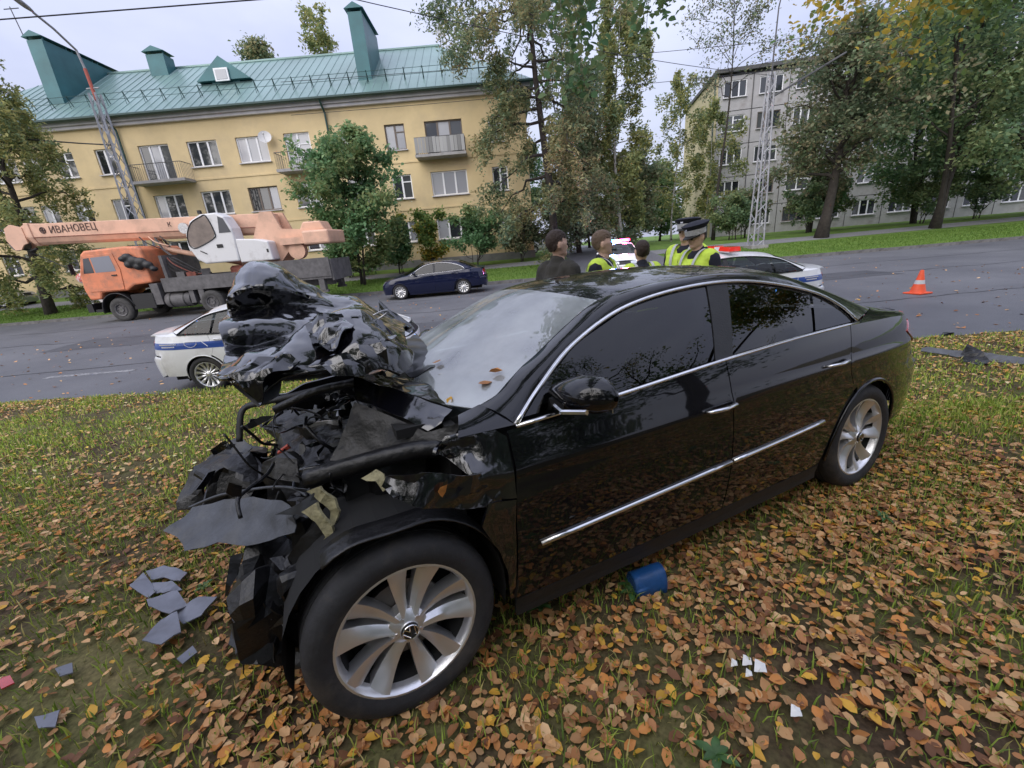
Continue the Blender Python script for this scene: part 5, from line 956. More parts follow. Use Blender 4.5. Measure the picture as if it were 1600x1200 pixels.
# ------------------------------------------------------------------ people: one continuous body each; clothing as children
M_skin = mat('skin', (.60, .385, .29), .55, var=(20, .08)); M_hair = mat('dark_hair', (.035, .02, .014), .7, bump=(120, .4)); M_hairb = mat('fair_brown_hair', (.13, .085, .055), .7, bump=(120, .4)); M_navyc = mat('navy_uniform', (.012, .014, .026), .85, var=(8, .25), bump=(30, .3)); M_hivis = mat('hi_vis_yellow', (.62, .82, .08), .7, var=(10, .12), bump=(25, .35)); M_refl = mat('reflective_band', (.55, .56, .56), .4)
M_jack = mat('dark_olive_jacket', (.035, .032, .026), .85, var=(9, .35), bump=(25, .4)); M_trou = mat('dark_trousers', (.016, .017, .022), .9, bump=(25, .3)); M_capw = mat('cap_white_band', (.50, .50, .50), .7, var=(40, .2)); M_shoe = mat('black_shoe', (.01, .01, .01), .4)
def hand(q, w_, e, out):
    """palm and five bent fingers; w_=wrist, e=direction of the forearm, out=thumb side"""
    w_ = np.array(w_, float); e = np.array(e, float)/np.linalg.norm(e); out = np.array(out, float); out -= e*(out@e); out /= np.linalg.norm(out); nrm = np.cross(e, out)
    for k in np.linspace(-1, 1, 4): limb(q, [w_, w_+e*.085+out*.030*k], [.024, .017], 8)
    for k, L_ in zip((.034, .012, -.011, -.033), (.075, .085, .078, .060)):
        b = w_+e*.088+out*k; limb(q, [b, b+e*L_*.5+nrm*.010, b+e*L_*.8+nrm*.034], [.0105, .010, .009], 7)
    b = w_+e*.03+out*.03; limb(q, [b, b+e*.035+out*.03, b+e*.07+out*.032+nrm*.012], [.014, .0115, .010], 7)
def person(label, loc, face, H=1.78, top='jacket', head_turn=0., head_tilt=0., hair=None, cap=False, arms='down', vest=False, group=None):
    """face: heading of the body in degrees (0 = towards +X, 90 = +Y)"""
    s = H/1.78; r = thing('person', label, 'person', (loc[0], loc[1], float(ground_z(loc[0], loc[1]))), R(face), group); S = lambda *p: tuple(np.array(p)*s)
    b = MB(); hp = {1: S(-.01, .095, .93), -1: S(-.01, -.095, .93)}; hd = MB()
    limb(b, [S(0, 0, .95), S(.005, 0, 1.08), S(.0, 0, 1.28), S(-.01, 0, 1.42)], [.135*s, .125*s, .145*s, .10*s], 14)
    for sg in (1, -1):
        limb(b, [S(0, sg*.06, 1.10), S(0, sg*.09, 1.32), S(-.01, sg*.15, 1.43)], [.11*s, .115*s, .075*s]); limb(b, [S(0, sg*.09, .95), S(.02, sg*.10, .50), S(-.01, sg*.105, .09)], [.105*s, .062*s, .045*s]); limb(b, [S(-.02, sg*.105, .05), S(.14, sg*.12, .035)], [.045*s, .036*s])
        sh = S(-.01, sg*.185, 1.42)
        el, wr = {'down': (S(-.05, sg*.25, 1.13), S(.03, sg*.25, .89)), 'bent': (S(-.03, sg*.25, 1.14), S(.20, sg*.14, 1.12)), 'hips': (S(-.12, sg*.30, 1.16), S(.06, sg*.20, 1.03))}[arms]
        limb(b, [sh, el, wr], [.058*s, .045*s, .029*s]); d = np.array(wr)-np.array(el); hand(b, wr, d, (1, 0, 0) if arms == 'down' else (0, -sg*.4, 1))
        if top:
            pass
    limb(b, [S(-.01, 0, 1.42), S(.005, 0, 1.54)], [.065*s, .056*s], 12)
    # head, built upright then turned on the neck
    limb(hd, [S(.0, 0, 1.655), S(.012, 0, 1.61)], [.088*s, .072*s], 16); hd.ball(S(-.012, 0, 1.685), np.array((.098, .078, .095))*s, 16, 10); hd.ball(S(.045, 0, 1.575), np.array((.045, .045, .035))*s, 12, 8)
    hd.ball(S(.083, 0, 1.625), np.array((.026, .013, .022))*s, 8, 6); hd.ball(S(.075, 0, 1.652), np.array((.018, .011, .026))*s, 8, 6); hd.ball(S(.066, 0, 1.588), np.array((.020, .026, .012))*s, 8, 6); hd.ball(S(.066, 0, 1.682), np.array((.022, .055, .012))*s, 10, 6)
    for sg in (1, -1): hd.ball(S(.058, sg*.036, 1.635), np.array((.022, .022, .016))*s, 8, 6); hd.ball(S(-.012, sg*.083, 1.645), np.array((.018, .010, .032))*s, 8, 6)
    piv = Matrix.Translation(S(0, 0, 1.53)) @ Matrix.Rotation(R(head_turn), 4, 'Z') @ Matrix.Rotation(R(head_tilt), 4, 'Y') @ Matrix.Translation([-v for v in S(0, 0, 1.53)]); hd.xf(piv)
    for v, f in [(np.concatenate(hd.v), hd.f)]: b.add(v, f)
    body = remesh(b, 'body', M_skin, r, .0085*s, 3)
    for sg in (1, -1): MB().ball(S(.083, sg*.033, 1.652), .011*s, 8, 6).xf(piv).obj('eye', M_dark, r, smooth=True)
    # hair: the scalp of the body itself, lifted a little
    inv_ = np.array(piv.inverted()); V = np.array([v.co for v in body.data.vertices]); Nv = np.array([v.normal for v in body.data.vertices]); L_ = (V @ inv_[:3, :3].T+inv_[:3, 3])/s; x_, y_, z_ = L_.T
    jag = .006*vnoise(L_, 60, 3); hm = ((z_ > 1.700+jag) & (x_ < .075+jag*2)) | ((z_ > 1.60+.9*np.clip(x_+.05, -.05, .2)+jag*2) & (x_ < .012+jag) & (z_ > 1.575+jag)) & ~((np.abs(y_) > .080) & (z_ < 1.68) & (x_ > -.045)); hm &= z_ > 1.55
    idx = np.where(hm)[0]; mp_ = -np.ones(len(V), int); mp_[idx] = np.arange(len(idx)); fs_ = [tuple(mp_[k_] for k_ in p_.vertices) for p_ in body.data.polygons if all(hm[k_] for k_ in p_.vertices)]
    hv = V[idx]+Nv[idx]*(.007+.004*np.clip((z_[idx]-1.68)/.08, 0, 1)+.0035*vnoise(L_[idx], 90, 5))[:, None]*s; MB().add(hv, fs_).obj('hair', hair or M_hair, r, smooth=True)
    if cap:
        c = MB(); tt = np.linspace(0, 2*PI, 32, endpoint=False)
        bnd = MB().lathe([(.102*s, 1.685*s), (.106*s, 1.735*s), (.098*s, 1.74*s)], 28, axis='Z').xf(piv); bnd.obj('cap_band', M_capw, r, smooth=40)
        c.lathe([(.100*s, 1.735*s), (.135*s, 1.775*s), (.137*s, 1.785*s), (.09*s, 1.80*s), (.001, 1.805*s)], 28, axis='Z', c=(-.012*s, 0, 0)); c.xf(piv).obj('cap_crown', M_navyc, r, smooth=40)
        v = MB(); v.grid(np.array([[S(.10*math.cos(a)+k*.055*math.cos(a)*max(0, math.cos(a)), .10*math.sin(a), 1.69-k*.022) for a in np.linspace(-1.3, 1.3, 15)] for k in (0, .5, 1)])); o = v.xf(piv).obj('cap_visor', M_shoe, r, smooth=True); o.modifiers.new('t', 'SOLIDIFY').thickness = .004
        q = MB().box(S(.106, 0, 1.762), (.006, .03*s, .035*s)); q.xf(piv).obj('cap_badge', M_chrome, r)
    # clothing
    jm = {'jacket': M_jack, 'uniform': M_navyc}[top]; j = MB(); k = .022*s
    limb(j, [S(0, 0, .90), S(.005, 0, 1.08), S(.0, 0, 1.28), S(-.01, 0, 1.41)], [.148*s+k, .135*s+k, .152*s+k, .10*s+k], 14)
    for sg in (1, -1):
        limb(j, [S(0, sg*.055, .90), S(0, sg*.06, 1.10), S(0, sg*.09, 1.32), S(-.01, sg*.14, 1.43)], [.125*s+k, .11*s+k, .117*s+k, .073*s+k]); sh = S(-.01, sg*.185, 1.42); el, wr = {'down': (S(-.05, sg*.25, 1.13), S(.025, sg*.25, .92)), 'bent': (S(-.03, sg*.25, 1.14), S(.17, sg*.155, 1.12)), 'hips': (S(-.12, sg*.30, 1.16), S(.03, sg*.21, 1.05))}[arms]; limb(j, [sh, el, wr], [.060*s+k, .048*s+k, .036*s+k])
    limb(j, [S(-.02, 0, 1.45), S(-.012, 0, 1.505)], [.075*s, .070*s], 14)
    remesh(j, 'jacket', jm, r, .012, 4)
    t = MB()
    for sg in (1, -1): limb(t, [S(0, sg*.09, .95), S(.02, sg*.10, .50), S(-.01, sg*.105, .08)], [.118*s, .082*s, .070*s])
    t.ball(S(0, 0, .95), (.15*s, .17*s, .12*s), 14, 8); remesh(t, 'trousers', M_trou, r, .013, 3)
    for sg in (1, -1): q = MB(); q.ball(S(.06, sg*.112, .045), (.145*s, .052*s, .05*s), 14, 8); q.obj('shoe', M_shoe, r, smooth=True)
    if vest:
        v = MB(); k = .036*s; limb(v, [S(0, 0, .98), S(.005, 0, 1.08), S(.0, 0, 1.28), S(-.01, 0, 1.40)], [.142*s+k, .135*s+k, .152*s+k, .085*s+k], 14)
        for sg in (1, -1): limb(v, [S(0, sg*.055, .98), S(0, sg*.06, 1.10), S(0, sg*.09, 1.32), S(-.01, sg*.145, 1.425)], [.125*s+k, .11*s+k, .120*s+k, .072*s+k])
        vo = remesh(v, 'hi_vis_vest', M_hivis, r, .012, 4)
        for z in (1.10, 1.22):
            tt = np.linspace(0, 2*PI, 40); n_ = MB(); G = np.array([[((.178+.004*math.cos(4*a))*s*math.cos(a)*1.02, .242*s*math.sin(a), (z+dz)*s) for a in tt] for dz in (-.025, .025)]); n_.grid(G); n_.obj('reflective_band', M_refl, vo, smooth=True)
        for sg in (1, -1):
            n_ = MB(); pth = [S(.165, sg*.085, 1.24), S(.150, sg*.09, 1.38), S(.075, sg*.10, 1.495), S(-.02, sg*.105, 1.525), S(-.12, sg*.10, 1.47), S(-.18, sg*.09, 1.30)]; P = crom(np.array(pth), 6); n_.grid(np.stack([P+np.array([.003, -.017*s, .003]), P+np.array([.003, .017*s, .003])], 1)); n_.obj('reflective_strap', M_refl, vo, smooth=True)
    if top == 'uniform' and not cap:
        MB().ball(S(.0, .262, 1.33), (.035*s, .012*s, .045*s), 10, 7).obj('shoulder_patch', M_capw, r, smooth=True)
    return r
person('man in dark jacket with short dark hair seen from behind at left', (.53, 4.05), 35, 1.80, 'jacket', head_turn=-20, hair=M_hair)
person('police officer with fair hair and yellow vest looking right', (1.02, 4.35), -30, 1.79, 'uniform', head_turn=25, hair=M_hairb, arms='bent', vest=True)
person('police officer in yellow vest seen from behind in front of the flashing lights', (1.62, 5.0), 95, 1.70, 'uniform', cap=False, hair=M_hair, vest=True)
person('police officer in white-banded peaked cap looking down at left', (2.10, 4.62), 200, 1.80, 'uniform', head_turn=-5, head_tilt=14, cap=True, arms='bent', vest=True)
person('police officer in dark peaked cap standing behind the one looking down', (2.22, 5.2), 215, 1.90, 'uniform', cap=True, arms='bent', vest=True)
# ------------------------------------------------------------------ trees
M_bark = mat('bark_dark', (.045, .038, .032), .95, var=(6, .4), bump=(14, .8)); M_barkb = mat('bark_birch', (.42, .41, .38), .85, var=(5, .3), dirt=((.05, .045, .04), 5, .56, .62)); M_leaf = mat('tree_leaves', (.06, .1, .03), .55, attr='leafcol', trans=.45, spec=.3)
PALK = 3.3
PAL = dict(rowan=[(.040, .078, .036), (.052, .092, .042), (.068, .100, .045), (.090, .104, .045)], larch=[(.046, .068, .042), (.064, .082, .044), (.090, .095, .048), (.115, .100, .050)], yellow=[(.072, .090, .042), (.105, .115, .046), (.135, .128, .050), (.066, .086, .042)],
    brown=[(.050, .068, .040), (.068, .076, .044), (.092, .082, .048), (.060, .080, .042)], dark=[(.042, .068, .038), (.052, .080, .042), (.068, .094, .044), (.085, .100, .046)], lime=[(.045, .075, .025), (.06, .09, .027), (.085, .10, .027), (.17, .125, .022)], red=[(.11, .055, .036), (.13, .07, .04), (.09, .085, .045)])
def leaf_mesh(name, C, size, cols, rng, asp=.58, flat=.35, n=4):
    """many small separate leaves: C centres, size, cols per leaf"""
    K = len(C); nrm = rng.normal(size=(K, 3)); nrm[:, 2] = np.abs(nrm[:, 2])+flat; nrm /= np.linalg.norm(nrm, axis=1)[:, None]; a = rng.normal(size=(K, 3)); a -= nrm*(a*nrm).sum(1)[:, None]; a /= np.linalg.norm(a, axis=1)[:, None]; b = np.cross(nrm, a); s = (size*rng.uniform(.65, 1.35, K))[:, None]
    if n == 4: prof = [(-.5, 0, 0), (.0, .5*asp, .10), (.5, 0, -.05), (.0, -.5*asp, .10)]; faces = [(0, 3, 2, 1)]
    else: prof = [(-.5, 0, 0), (-.25, .42*asp, .07), (.12, .5*asp, .09), (.5, 0, -.10), (.12, -.5*asp, .09), (-.25, -.42*asp, .07)]; faces = [(0, 5, 4, 3), (0, 3, 2, 1)]
    m = len(prof); V = np.stack([C+s*(a*p[0]+b*p[1]+nrm*p[2]) for p in prof], 1).reshape(-1, 3); nf = len(faces); base = (np.arange(K)*m)[:, None, None]; F = (base+np.array(faces)[None]).reshape(-1, 4)
    me = bpy.data.meshes.new(name); me.vertices.add(K*m); me.vertices.foreach_set('co', V.astype(np.float32).ravel()); me.loops.add(F.size); me.loops.foreach_set('vertex_index', F.astype(np.int32).ravel()); me.polygons.add(len(F)); me.polygons.foreach_set('loop_start', np.arange(0, F.size, 4, dtype=np.int32)); me.update(calc_edges=True)
    at = me.attributes.new('leafcol', 'FLOAT_COLOR', 'POINT'); at.data.foreach_set('color', np.repeat(np.concatenate([cols, np.ones((K, 1))], 1), m, axis=0).astype(np.float32).ravel()); return me
def leafcols(pal, C, rng, clump=.6):
    P = np.array(PAL[pal]); t = np.clip(.5+.5*vnoise(C, clump, int(rng.integers(99)))+rng.normal(size=len(C))*.22, 0, .999)*len(P); i = t.astype(int); return PALK*P[i]*rng.uniform(.7, 1.3, len(C))[:, None]
def tree(name, label, loc, H, t0=.25, rad=3., prof='round', elev=35, droop=.25, nl=26, nleaf=9000, size=.14, pal='dark', r0=.18, bark=None, hang=0., seed=1, spread=.35, lean=(0, 0), group='trees', asp=.62, stems=1, sub=5, extra=(), n=4, cat='tree', dens=1.55, big=1.28):
    nleaf = int(nleaf*dens); size = size*big; rng = np.random.default_rng(seed); r = thing(name, label, cat, (loc[0], loc[1], loc[2] if len(loc) > 2 else float(ground_z(loc[0], loc[1]))), 0, group); wood = MB(); T = []; W = []
    for st in range(stems):
        off = np.array([0, 0]) if stems == 1 else rng.normal(size=2)*.12; ln = np.array(lean)+(0 if stems == 1 else rng.normal(size=2)*.20); k = 9; t = np.linspace(0, 1, k); tr = np.stack([off[0]+ln[0]*H*t**1.4+.02*H*np.sin(t*5+seed), off[1]+ln[1]*H*t**1.4+.015*H*np.cos(t*4+seed)-.015*H, H*t*(1 if st == 0 else rng.uniform(.8, 1))], -1); tr[0, 2] = -.25
        rr = r0*(1-.88*t**.9)*(1 if stems == 1 else .7); rr[0] *= 1.35; wood.tube(tr, rr, 9); az0 = rng.uniform(0, 6)
        for i in range(nl//stems):
            tt = t0+(1-t0)*((i+.5)/(nl//stems))**.9; b = np.array([np.interp(tt, t, tr[:, j]) for j in range(3)]); u = (tt-t0)/(1-t0)
            L_ = rad*{'round': math.sin(PI*min(.97, .16+.80*u))**.7, 'cone': 1-.86*u, 'column': .75+.25*math.sin(PI*u) if u < .85 else .5, 'vase': .45+.6*u, 'shrub': 1-.5*u}[prof]*rng.uniform(.55, 1.22)
            az = az0+i*2.4+rng.normal()*.3; el = R(elev*(1-.15*u)+(25*u if prof in ('round', 'vase') else 0))+rng.normal()*.12; d = np.array([math.cos(az)*math.cos(el), math.sin(az)*math.cos(el), math.sin(el)]); s = np.linspace(0, 1, 7); P = b+d*L_*s[:, None]; P[:, 2] -= droop*L_*s**2; P[1:] += rng.normal(size=(6, 3))*.035*L_
            wood.tube(P, np.linspace(max(.018, np.interp(tt, t, rr)*.55), .010, 7), 5, cap=False)
            for q in range(sub):
                s0 = rng.uniform(.28, 1); p0 = np.array([np.interp(s0, s, P[:, j]) for j in range(3)]); e = d+rng.normal(size=3)*.75; e[2] -= .2*droop; e /= np.linalg.norm(e); l2 = L_*rng.uniform(.22, .48)*(1.2-.5*s0); Q = p0+e*l2*np.linspace(0, 1, 4)[:, None]; Q[:, 2] -= droop*l2*np.linspace(0, 1, 4)**2*.8; wood.tube(Q, [.012, .010, .008, .005], 4, cap=False)
                for z in np.linspace(.25, 1, 5):
                    w0 = np.array([np.interp(z, np.linspace(0, 1, 4), Q[:, j]) for j in range(3)]); T.append(w0); W.append(1.)
                    if hang: T += [w0-np.array([0, 0, hang*h_*rng.uniform(.5, 1)]) for h_ in (.33, .66, 1.)]; W += [1., .9, .7]
    for (a, b_, nt, sg_, hl) in extra:       # long limbs that reach over the scene
        o_ = np.array(r.location); a = np.array(a, float)-o_; b_ = np.array(b_, float)-o_; s = np.linspace(0, 1, 9); P = a+(b_-a)*s[:, None]; P[:, 2] += .5*np.sin(s*PI); wood.tube(P, np.linspace(.05, .010, 9), 6)
        for i in range(nt):
            s0 = rng.uniform(.45, 1); p0 = np.array([np.interp(s0, s, P[:, j]) for j in range(3)]); e = rng.normal(size=3)*sg_; tip = p0+e*np.array([1, 1, .3])-np.array([0, 0, hl*rng.uniform(.3, 1)]); wood.tube(np.array([p0, (p0+tip)/2+np.array([0, 0, .06]), tip]), [.006, .004, .002], 4); T += [p0+(tip-p0)*z for z in np.linspace(.2, 1, 8)]; W += [2.2]*8
    T = np.array(T); W = np.array(W)/sum(W); C = T[rng.choice(len(T), nleaf, p=W)]+rng.normal(size=(nleaf, 3))*np.array([spread, spread, spread*.75])*(.6 if hang else 1); C = C[C[:, 2] > .05]
    wood.obj('trunk', bark or M_bark, r, smooth=True); me = leaf_mesh('crown', C, size, leafcols(pal, C, rng), rng, asp, n=n); me.materials.append(M_leaf); link('crown', me, r); return r
# --- beyond the road
tree('birch_tree', 'drooping yellow-green tree at the left edge in front of the yellow building', (-24.2, 23.4), 12.6, .08, 4.1, 'round', 25, .55, 38, 21000, .16, 'yellow', .22, hang=1.6, seed=11, spread=.22, asp=.4)
tree('birch_tree', 'leafy tree partly cut off by the left edge beside the crane boom', (-31.5, 23.0), 12.0, .16, 4.6, 'round', 25, .5, 26, 9000, .16, 'yellow', .2, hang=1.2, seed=12, spread=.25)
tree('rowan_tree', 'small dense dark green tree between the crane and the blue sedan', (-8.0, 24.4), 7.0, .05, 3.35, 'round', 34, .12, 40, 12500, .17, 'rowan', .10, seed=13, spread=.22, stems=3)
tree('larch_tree', 'tall larch with dark straight trunk and drooping branches left of the flashing lights', (2.9, 26.6), 19.0, .10, 4.6, 'column', 2, .42, 54, 27000, .18, 'larch', .27, hang=.9, seed=14, spread=.26, asp=.36, sub=6)
tree('birch_tree', 'tall yellowing birch behind the larch', (9.0, 33.5), 16.0, .12, 2.7, 'column', 30, .5, 36, 18000, .18, 'yellow', .14, M_barkb, hang=1.4, seed=15, spread=.24, asp=.5)
tree('spruce_tree', 'dark bushy tree between the larch and the yellowing birch', (5.6, 31.0), 11.0, .06, 3.4, 'cone', 8, .25, 44, 16000, .2, 'brown', .16, seed=16, spread=.3, asp=.4)
tree('birch_tree', 'thin sparse birch standing against the sky left of the grey block', (16.2, 41), 13.5, .15, 3.0, 'round', 35, .45, 26, 4200, .17, 'yellow', .09, M_barkb, hang=1.2, seed=17, spread=.25)
tree('birch_tree', 'thin pale birch in front of the cream end wall', (19.6, 42), 11.5, .12, 2.5, 'column', 35, .4, 24, 5200, .18, 'yellow', .08, M_barkb, hang=1.2, seed=18, spread=.25)
tree('maple_tree', 'brownish tree with thick dark trunk right of the lattice pole', (20.2, 27.4), 10.5, .30, 4.3, 'round', 30, .28, 32, 10500, .17, 'brown', .33, seed=19, spread=.36, lean=(.04, 0))
tree('maple_tree', 'big green tree with several trunks on the right-hand verge', (27.0, 27.3), 14.0, .20, 5.2, 'round', 38, .2, 36, 13000, .19, 'dark', .25, seed=20, spread=.4, stems=3)
tree('maple_tree', 'dark green dense tree at the right edge', (34.0, 27.5), 14.0, .10, 6.0, 'round', 35, .2, 42, 18000, .20, 'dark', .3, seed=21, spread=.45, stems=2)
tree('lime_tree', 'green tree behind the two right-hand trunks', (31.5, 33.5), 12.0, .10, 5.0, 'round', 35, .2, 34, 13000, .20, 'rowan', .22, seed=22, spread=.4, stems=2)
tree('willow_tree', 'grey-green tree close to the grey block facade', (23.8, 33.5), 9.0, .12, 3.6, 'vase', 40, .2, 26, 7000, .18, 'brown', .12, seed=23, spread=.35, stems=3)
tree('poplar_tree', 'tree crown showing over the green roof left of the tall chimney', (-21.5, 49), 20.6, .5, 3.0, 'round', 45, .1, 26, 5000, .24, 'larch', .2, seed=24, spread=.35)
tree('poplar_tree', 'ragged tree crown showing over the green roof beside the tall chimney', (-15.2, 49), 21.0, .5, 2.8, 'vase', 55, .1, 24, 3600, .24, 'yellow', .2, seed=25, spread=.3)
for i, (x, y, h_, pl, lb) in enumerate([(8.8, 44, 9, 'brown', 'bushy brown tree deep down the side street'), (13.5, 50, 8, 'red', 'reddish autumn tree in front of the cream end wall'), (2.5, 47, 10, 'rowan', 'green tree behind the end of the yellow building'), (11.5, 38, 6.5, 'brown', 'low brown tree beside the side street'), (17.5, 48, 7, 'rowan', 'green bushy tree at the foot of the cream end wall')]):
    tree('background_tree', lb, (x, y), h_, .08, h_*.36, 'round', 35, .15, 26, 6500, .24, pl, .12, seed=40+i, spread=.4)
for i, (x, y, h_, rd, pl, lb) in enumerate([(-6.3, 27.4, 2.6, 1.3, 'rowan', 'low green bush right of the small dense tree'), (-4.3, 28.3, 3.4, 1.0, 'lime', 'slender light green bush below the ground-floor windows'), (-1.6, 27.0, 3.2, 1.9, 'rowan', 'rounded green bush behind the boot of the blue sedan'), (1.3, 28.2, 2.8, 1.5, 'brown', 'brown-green bush at the corner of the yellow building'), (-9.6, 27.6, 2.2, 1.3, 'rowan', 'low bush behind the small dense tree'),
        (16.3, 31, 2.6, 1.8, 'dark', 'dark bush behind the lattice pole'), (18.4, 33, 3.0, 2.0, 'brown', 'brown bush left of the thick dark trunk'), (22.6, 32, 3.0, 2.0, 'dark', 'dark bush right of the thick dark trunk'), (25.6, 34, 3.4, 2.2, 'rowan', 'green bush behind the several trunks'), (30.0, 31, 3.0, 2.4, 'dark', 'dark green bush beyond the pavement on the right'), (35.0, 32, 3.2, 2.6, 'dark', 'dark green bush at the right edge'), (39.0, 30.5, 2.6, 2.4, 'dark', 'farthest right dark bush beyond the pavement')]):
    tree('bush', lb, (x, y), h_, .02, rd*1.1, 'shrub', 52, .12, 22, 3000, .15, pl, .035, seed=60+i, spread=.17, stems=5, group='bushes', cat='bush')
tree('lime_tree', 'tall green tree standing in front of the far end of the grey block', (41, 33), 14.0, .10, 5.5, 'round', 35, .2, 34, 12000, .22, 'dark', .25, seed=32, spread=.45, stems=2)
# --- on this side of the road: the trees the car mirrors and whose twigs hang into view
tree('birch_tree', 'near birch whose leafy twigs hang into view at the top centre', (-3.2, -3.4), 12.0, .30, 4.2, 'round', 40, .2, 24, 9000, .062, 'rowan', .2, M_barkb, seed=81, spread=.12, extra=[((-2.5, -2.2, 6.2), (1.05, 5.3, 4.25), 34, .15, 1.6), ((-2.5, -2.2, 6.0), (1.80, 5.2, 4.2), 18, .15, .8), ((-2.5, -2.0, 6.4), (.55, 5.6, 4.6), 16, .2, 1.1)], n=6, group='near trees')
tree('maple_tree', 'near tree whose yellow-green leaves hang into view at the top right', (9.5, -1.2), 11.0, .30, 4.0, 'round', 40, .2, 24, 11000, .062, 'lime', .22, seed=82, spread=.16, extra=[((9.0, -.5, 5.4), (4.2, 6.4, 4.5), 26, .40, .8), ((9.0, -.3, 5.6), (5.6, 6.6, 4.4), 34, .45, .9), ((9.2, 0, 5.4), (7.6, 6.2, 4.2), 26, .45, .8)], n=6, group='near trees')
for i, (x, y, h_, rd) in enumerate([(-8.5, -6.2, 11, 4.0), (2.2, -7.0, 13, 4.4), (6.0, -7.5, 12, 4.4), (-13, -3.5, 11, 4.2), (14.0, -3.0, 11, 4.0), (-2.0, -10.5, 13, 5.0)]):
    tree('lawn_tree', ['leafy lawn tree behind the viewpoint, far to the left', 'leafy lawn tree directly behind the viewpoint', 'leafy lawn tree behind the viewpoint on the right', 'leftmost leafy lawn tree behind the viewpoint', 'rightmost leafy lawn tree behind the viewpoint', 'rearmost leafy lawn tree behind the viewpoint'][i], (x, y), h_, .16, rd, 'round', 35, .25, 26, 6000, .20, 'brown' if i % 2 else 'dark', .24, seed=90+i, spread=.45, group='lawn trees', dens=.8)
bt_ = [tree('lawn_tree', 'leafy tree in the row at the back of the lawn behind the viewpoint', (-14.5, -15), 10, .03, 4.6, 'round', 25, .2, 30, 6500, .26, 'dark', .22, seed=120, spread=.55, group='back row of lawn trees')]
for i in range(1, 9):
    c_ = copy_tree(bt_[0]); c_.location = (-26+6.2*i, -14.5-2.5*(i % 2), float(ground_z(0, -14))); c_.rotation_euler = (0, 0, i*1.7); c_.scale = (1, 1, random.uniform(.9, 1.2))
tree('ash_tree', 'sparse high branches against the sky above the grey block', (16.8, 34.0), 16.0, .58, 4.2, 'round', 40, .3, 20, 2600, .13, 'brown', .12, seed=99, spread=.3)
# ------------------------------------------------------------------ fallen leaves, grass, weeds, debris
LEAFPAL = np.clip(1.3*np.array([.88, .77, .66])*np.array([(.44, .265, .13), (.34, .175, .08), (.50, .335, .18), (.17, .085, .045), (.48, .23, .075), (.56, .36, .06), (.58, .43, .26), (.38, .26, .14)]), 0, .8)
M_fall = mat('fallen_leaves', (.4, .25, .12), .6, attr='leafcol', trans=.12, spec=.35); M_grass = mat('grass_blades', (.1, .16, .03), .6, attr='leafcol', trans=.25, spec=.25)
def density(x, y):
    """fallen leaves per square metre"""
    p = np.stack([x, y, 0*x], -1); d = .55+.45*vnoise(p, .55, 4)+.35*vnoise(p, 1.6, 8); t = np.clip((4.6-y)/3.0, 0, 1); near = t*t*(3-2*t)*np.clip((x+3.4)/2.2, .22, 1)*np.clip((4.4-x)/1.5+.45, .45, 1); bare = 1-.8*np.exp(-(((x+1.9)/.7)**2+((y-1.25)/.45)**2)); return 2150*near*bare*np.clip(.62+.75*vnoise(p, 1.9, 12)+.3*vnoise(p, 5, 14), .06, 1.3)+520*np.clip(d-.28, .04, 1)+420*np.clip(1-(near_edge(x)-y)/1.3, 0, 1)*np.clip(.5+.8*vnoise(p, .7, 17), .1, 1)
def flat_leaves(name, x, y, z, size, cols, rng, curl=.25, tilt=.28, n=6):
    K = len(x); C = np.stack([x, y, z], -1); nrm = np.stack([rng.normal(size=K)*tilt, rng.normal(size=K)*tilt+.0625, np.ones(K)], -1); nrm /= np.linalg.norm(nrm, axis=1)[:, None]; th = rng.uniform(0, 2*PI, K); a = np.stack([np.cos(th), np.sin(th), 0*th], -1); a -= nrm*(a*nrm).sum(1)[:, None]; a /= np.linalg.norm(a, axis=1)[:, None]; b = np.cross(nrm, a); s = (size*rng.uniform(.5, 1.45, K))[:, None]; cu = (rng.uniform(-.5, 1.6, K)*curl)[:, None]
    pr = [(-.5, 0, .0), (-.30, .27, .55), (.05, .33, .8), (.34, .18, .6), (.54, 0, .5), (.34, -.18, .6), (.05, -.33, .8), (-.30, -.27, .55), (0, 0, 0)]; F0 = [(8, 0, 7, 6), (8, 6, 5, 4), (8, 4, 3, 2), (8, 2, 1, 0)]
    m = len(pr); V = np.stack([C+s*(a*p[0]+b*p[1]+nrm*(p[2]*cu)) for p in pr], 1).reshape(-1, 3); F = ((np.arange(K)*m)[:, None, None]+np.array(F0)[None]).reshape(-1, 4)
    me = bpy.data.meshes.new(name); me.vertices.add(K*m); me.vertices.foreach_set('co', V.astype(np.float32).ravel()); me.loops.add(F.size); me.loops.foreach_set('vertex_index', F.astype(np.int32).ravel()); me.polygons.add(len(F)); me.polygons.foreach_set('loop_start', np.arange(0, F.size, 4, dtype=np.int32)); me.update(calc_edges=True)
    at = me.attributes.new('leafcol', 'FLOAT_COLOR', 'POINT'); at.data.foreach_set('color', np.repeat(np.concatenate([cols, np.ones((K, 1))], 1), m, axis=0).astype(np.float32).ravel()); return me
rng = np.random.default_rng(21)
def pick(k, rng, w=(.21, .18, .14, .16, .13, .07, .05, .06)): return LEAFPAL[rng.choice(8, k, p=np.array(w)/sum(w))]*rng.uniform(.7, 1.25, k)[:, None]
_n = 497000; x = rng.uniform(-13, 13, _n); y = rng.uniform(.25, 7.6, _n); _k = (rng.uniform(size=_n)*2600 < density(x, y)) & (y < near_edge(x)-.02); x, y = x[_k], y[_k]
z = lawn_z(x, y)+.012+.012*rng.uniform(size=len(x))
k_ = (x > -1.9) & (x < 2.2) & (y > .30) & (y < 1.15); near_i = np.where(k_)[0]; dist = np.hypot(x[near_i], y[near_i]-.2); near_i = near_i[np.argsort(dist)][:300]; keep = np.ones(len(x), bool); keep[near_i] = False
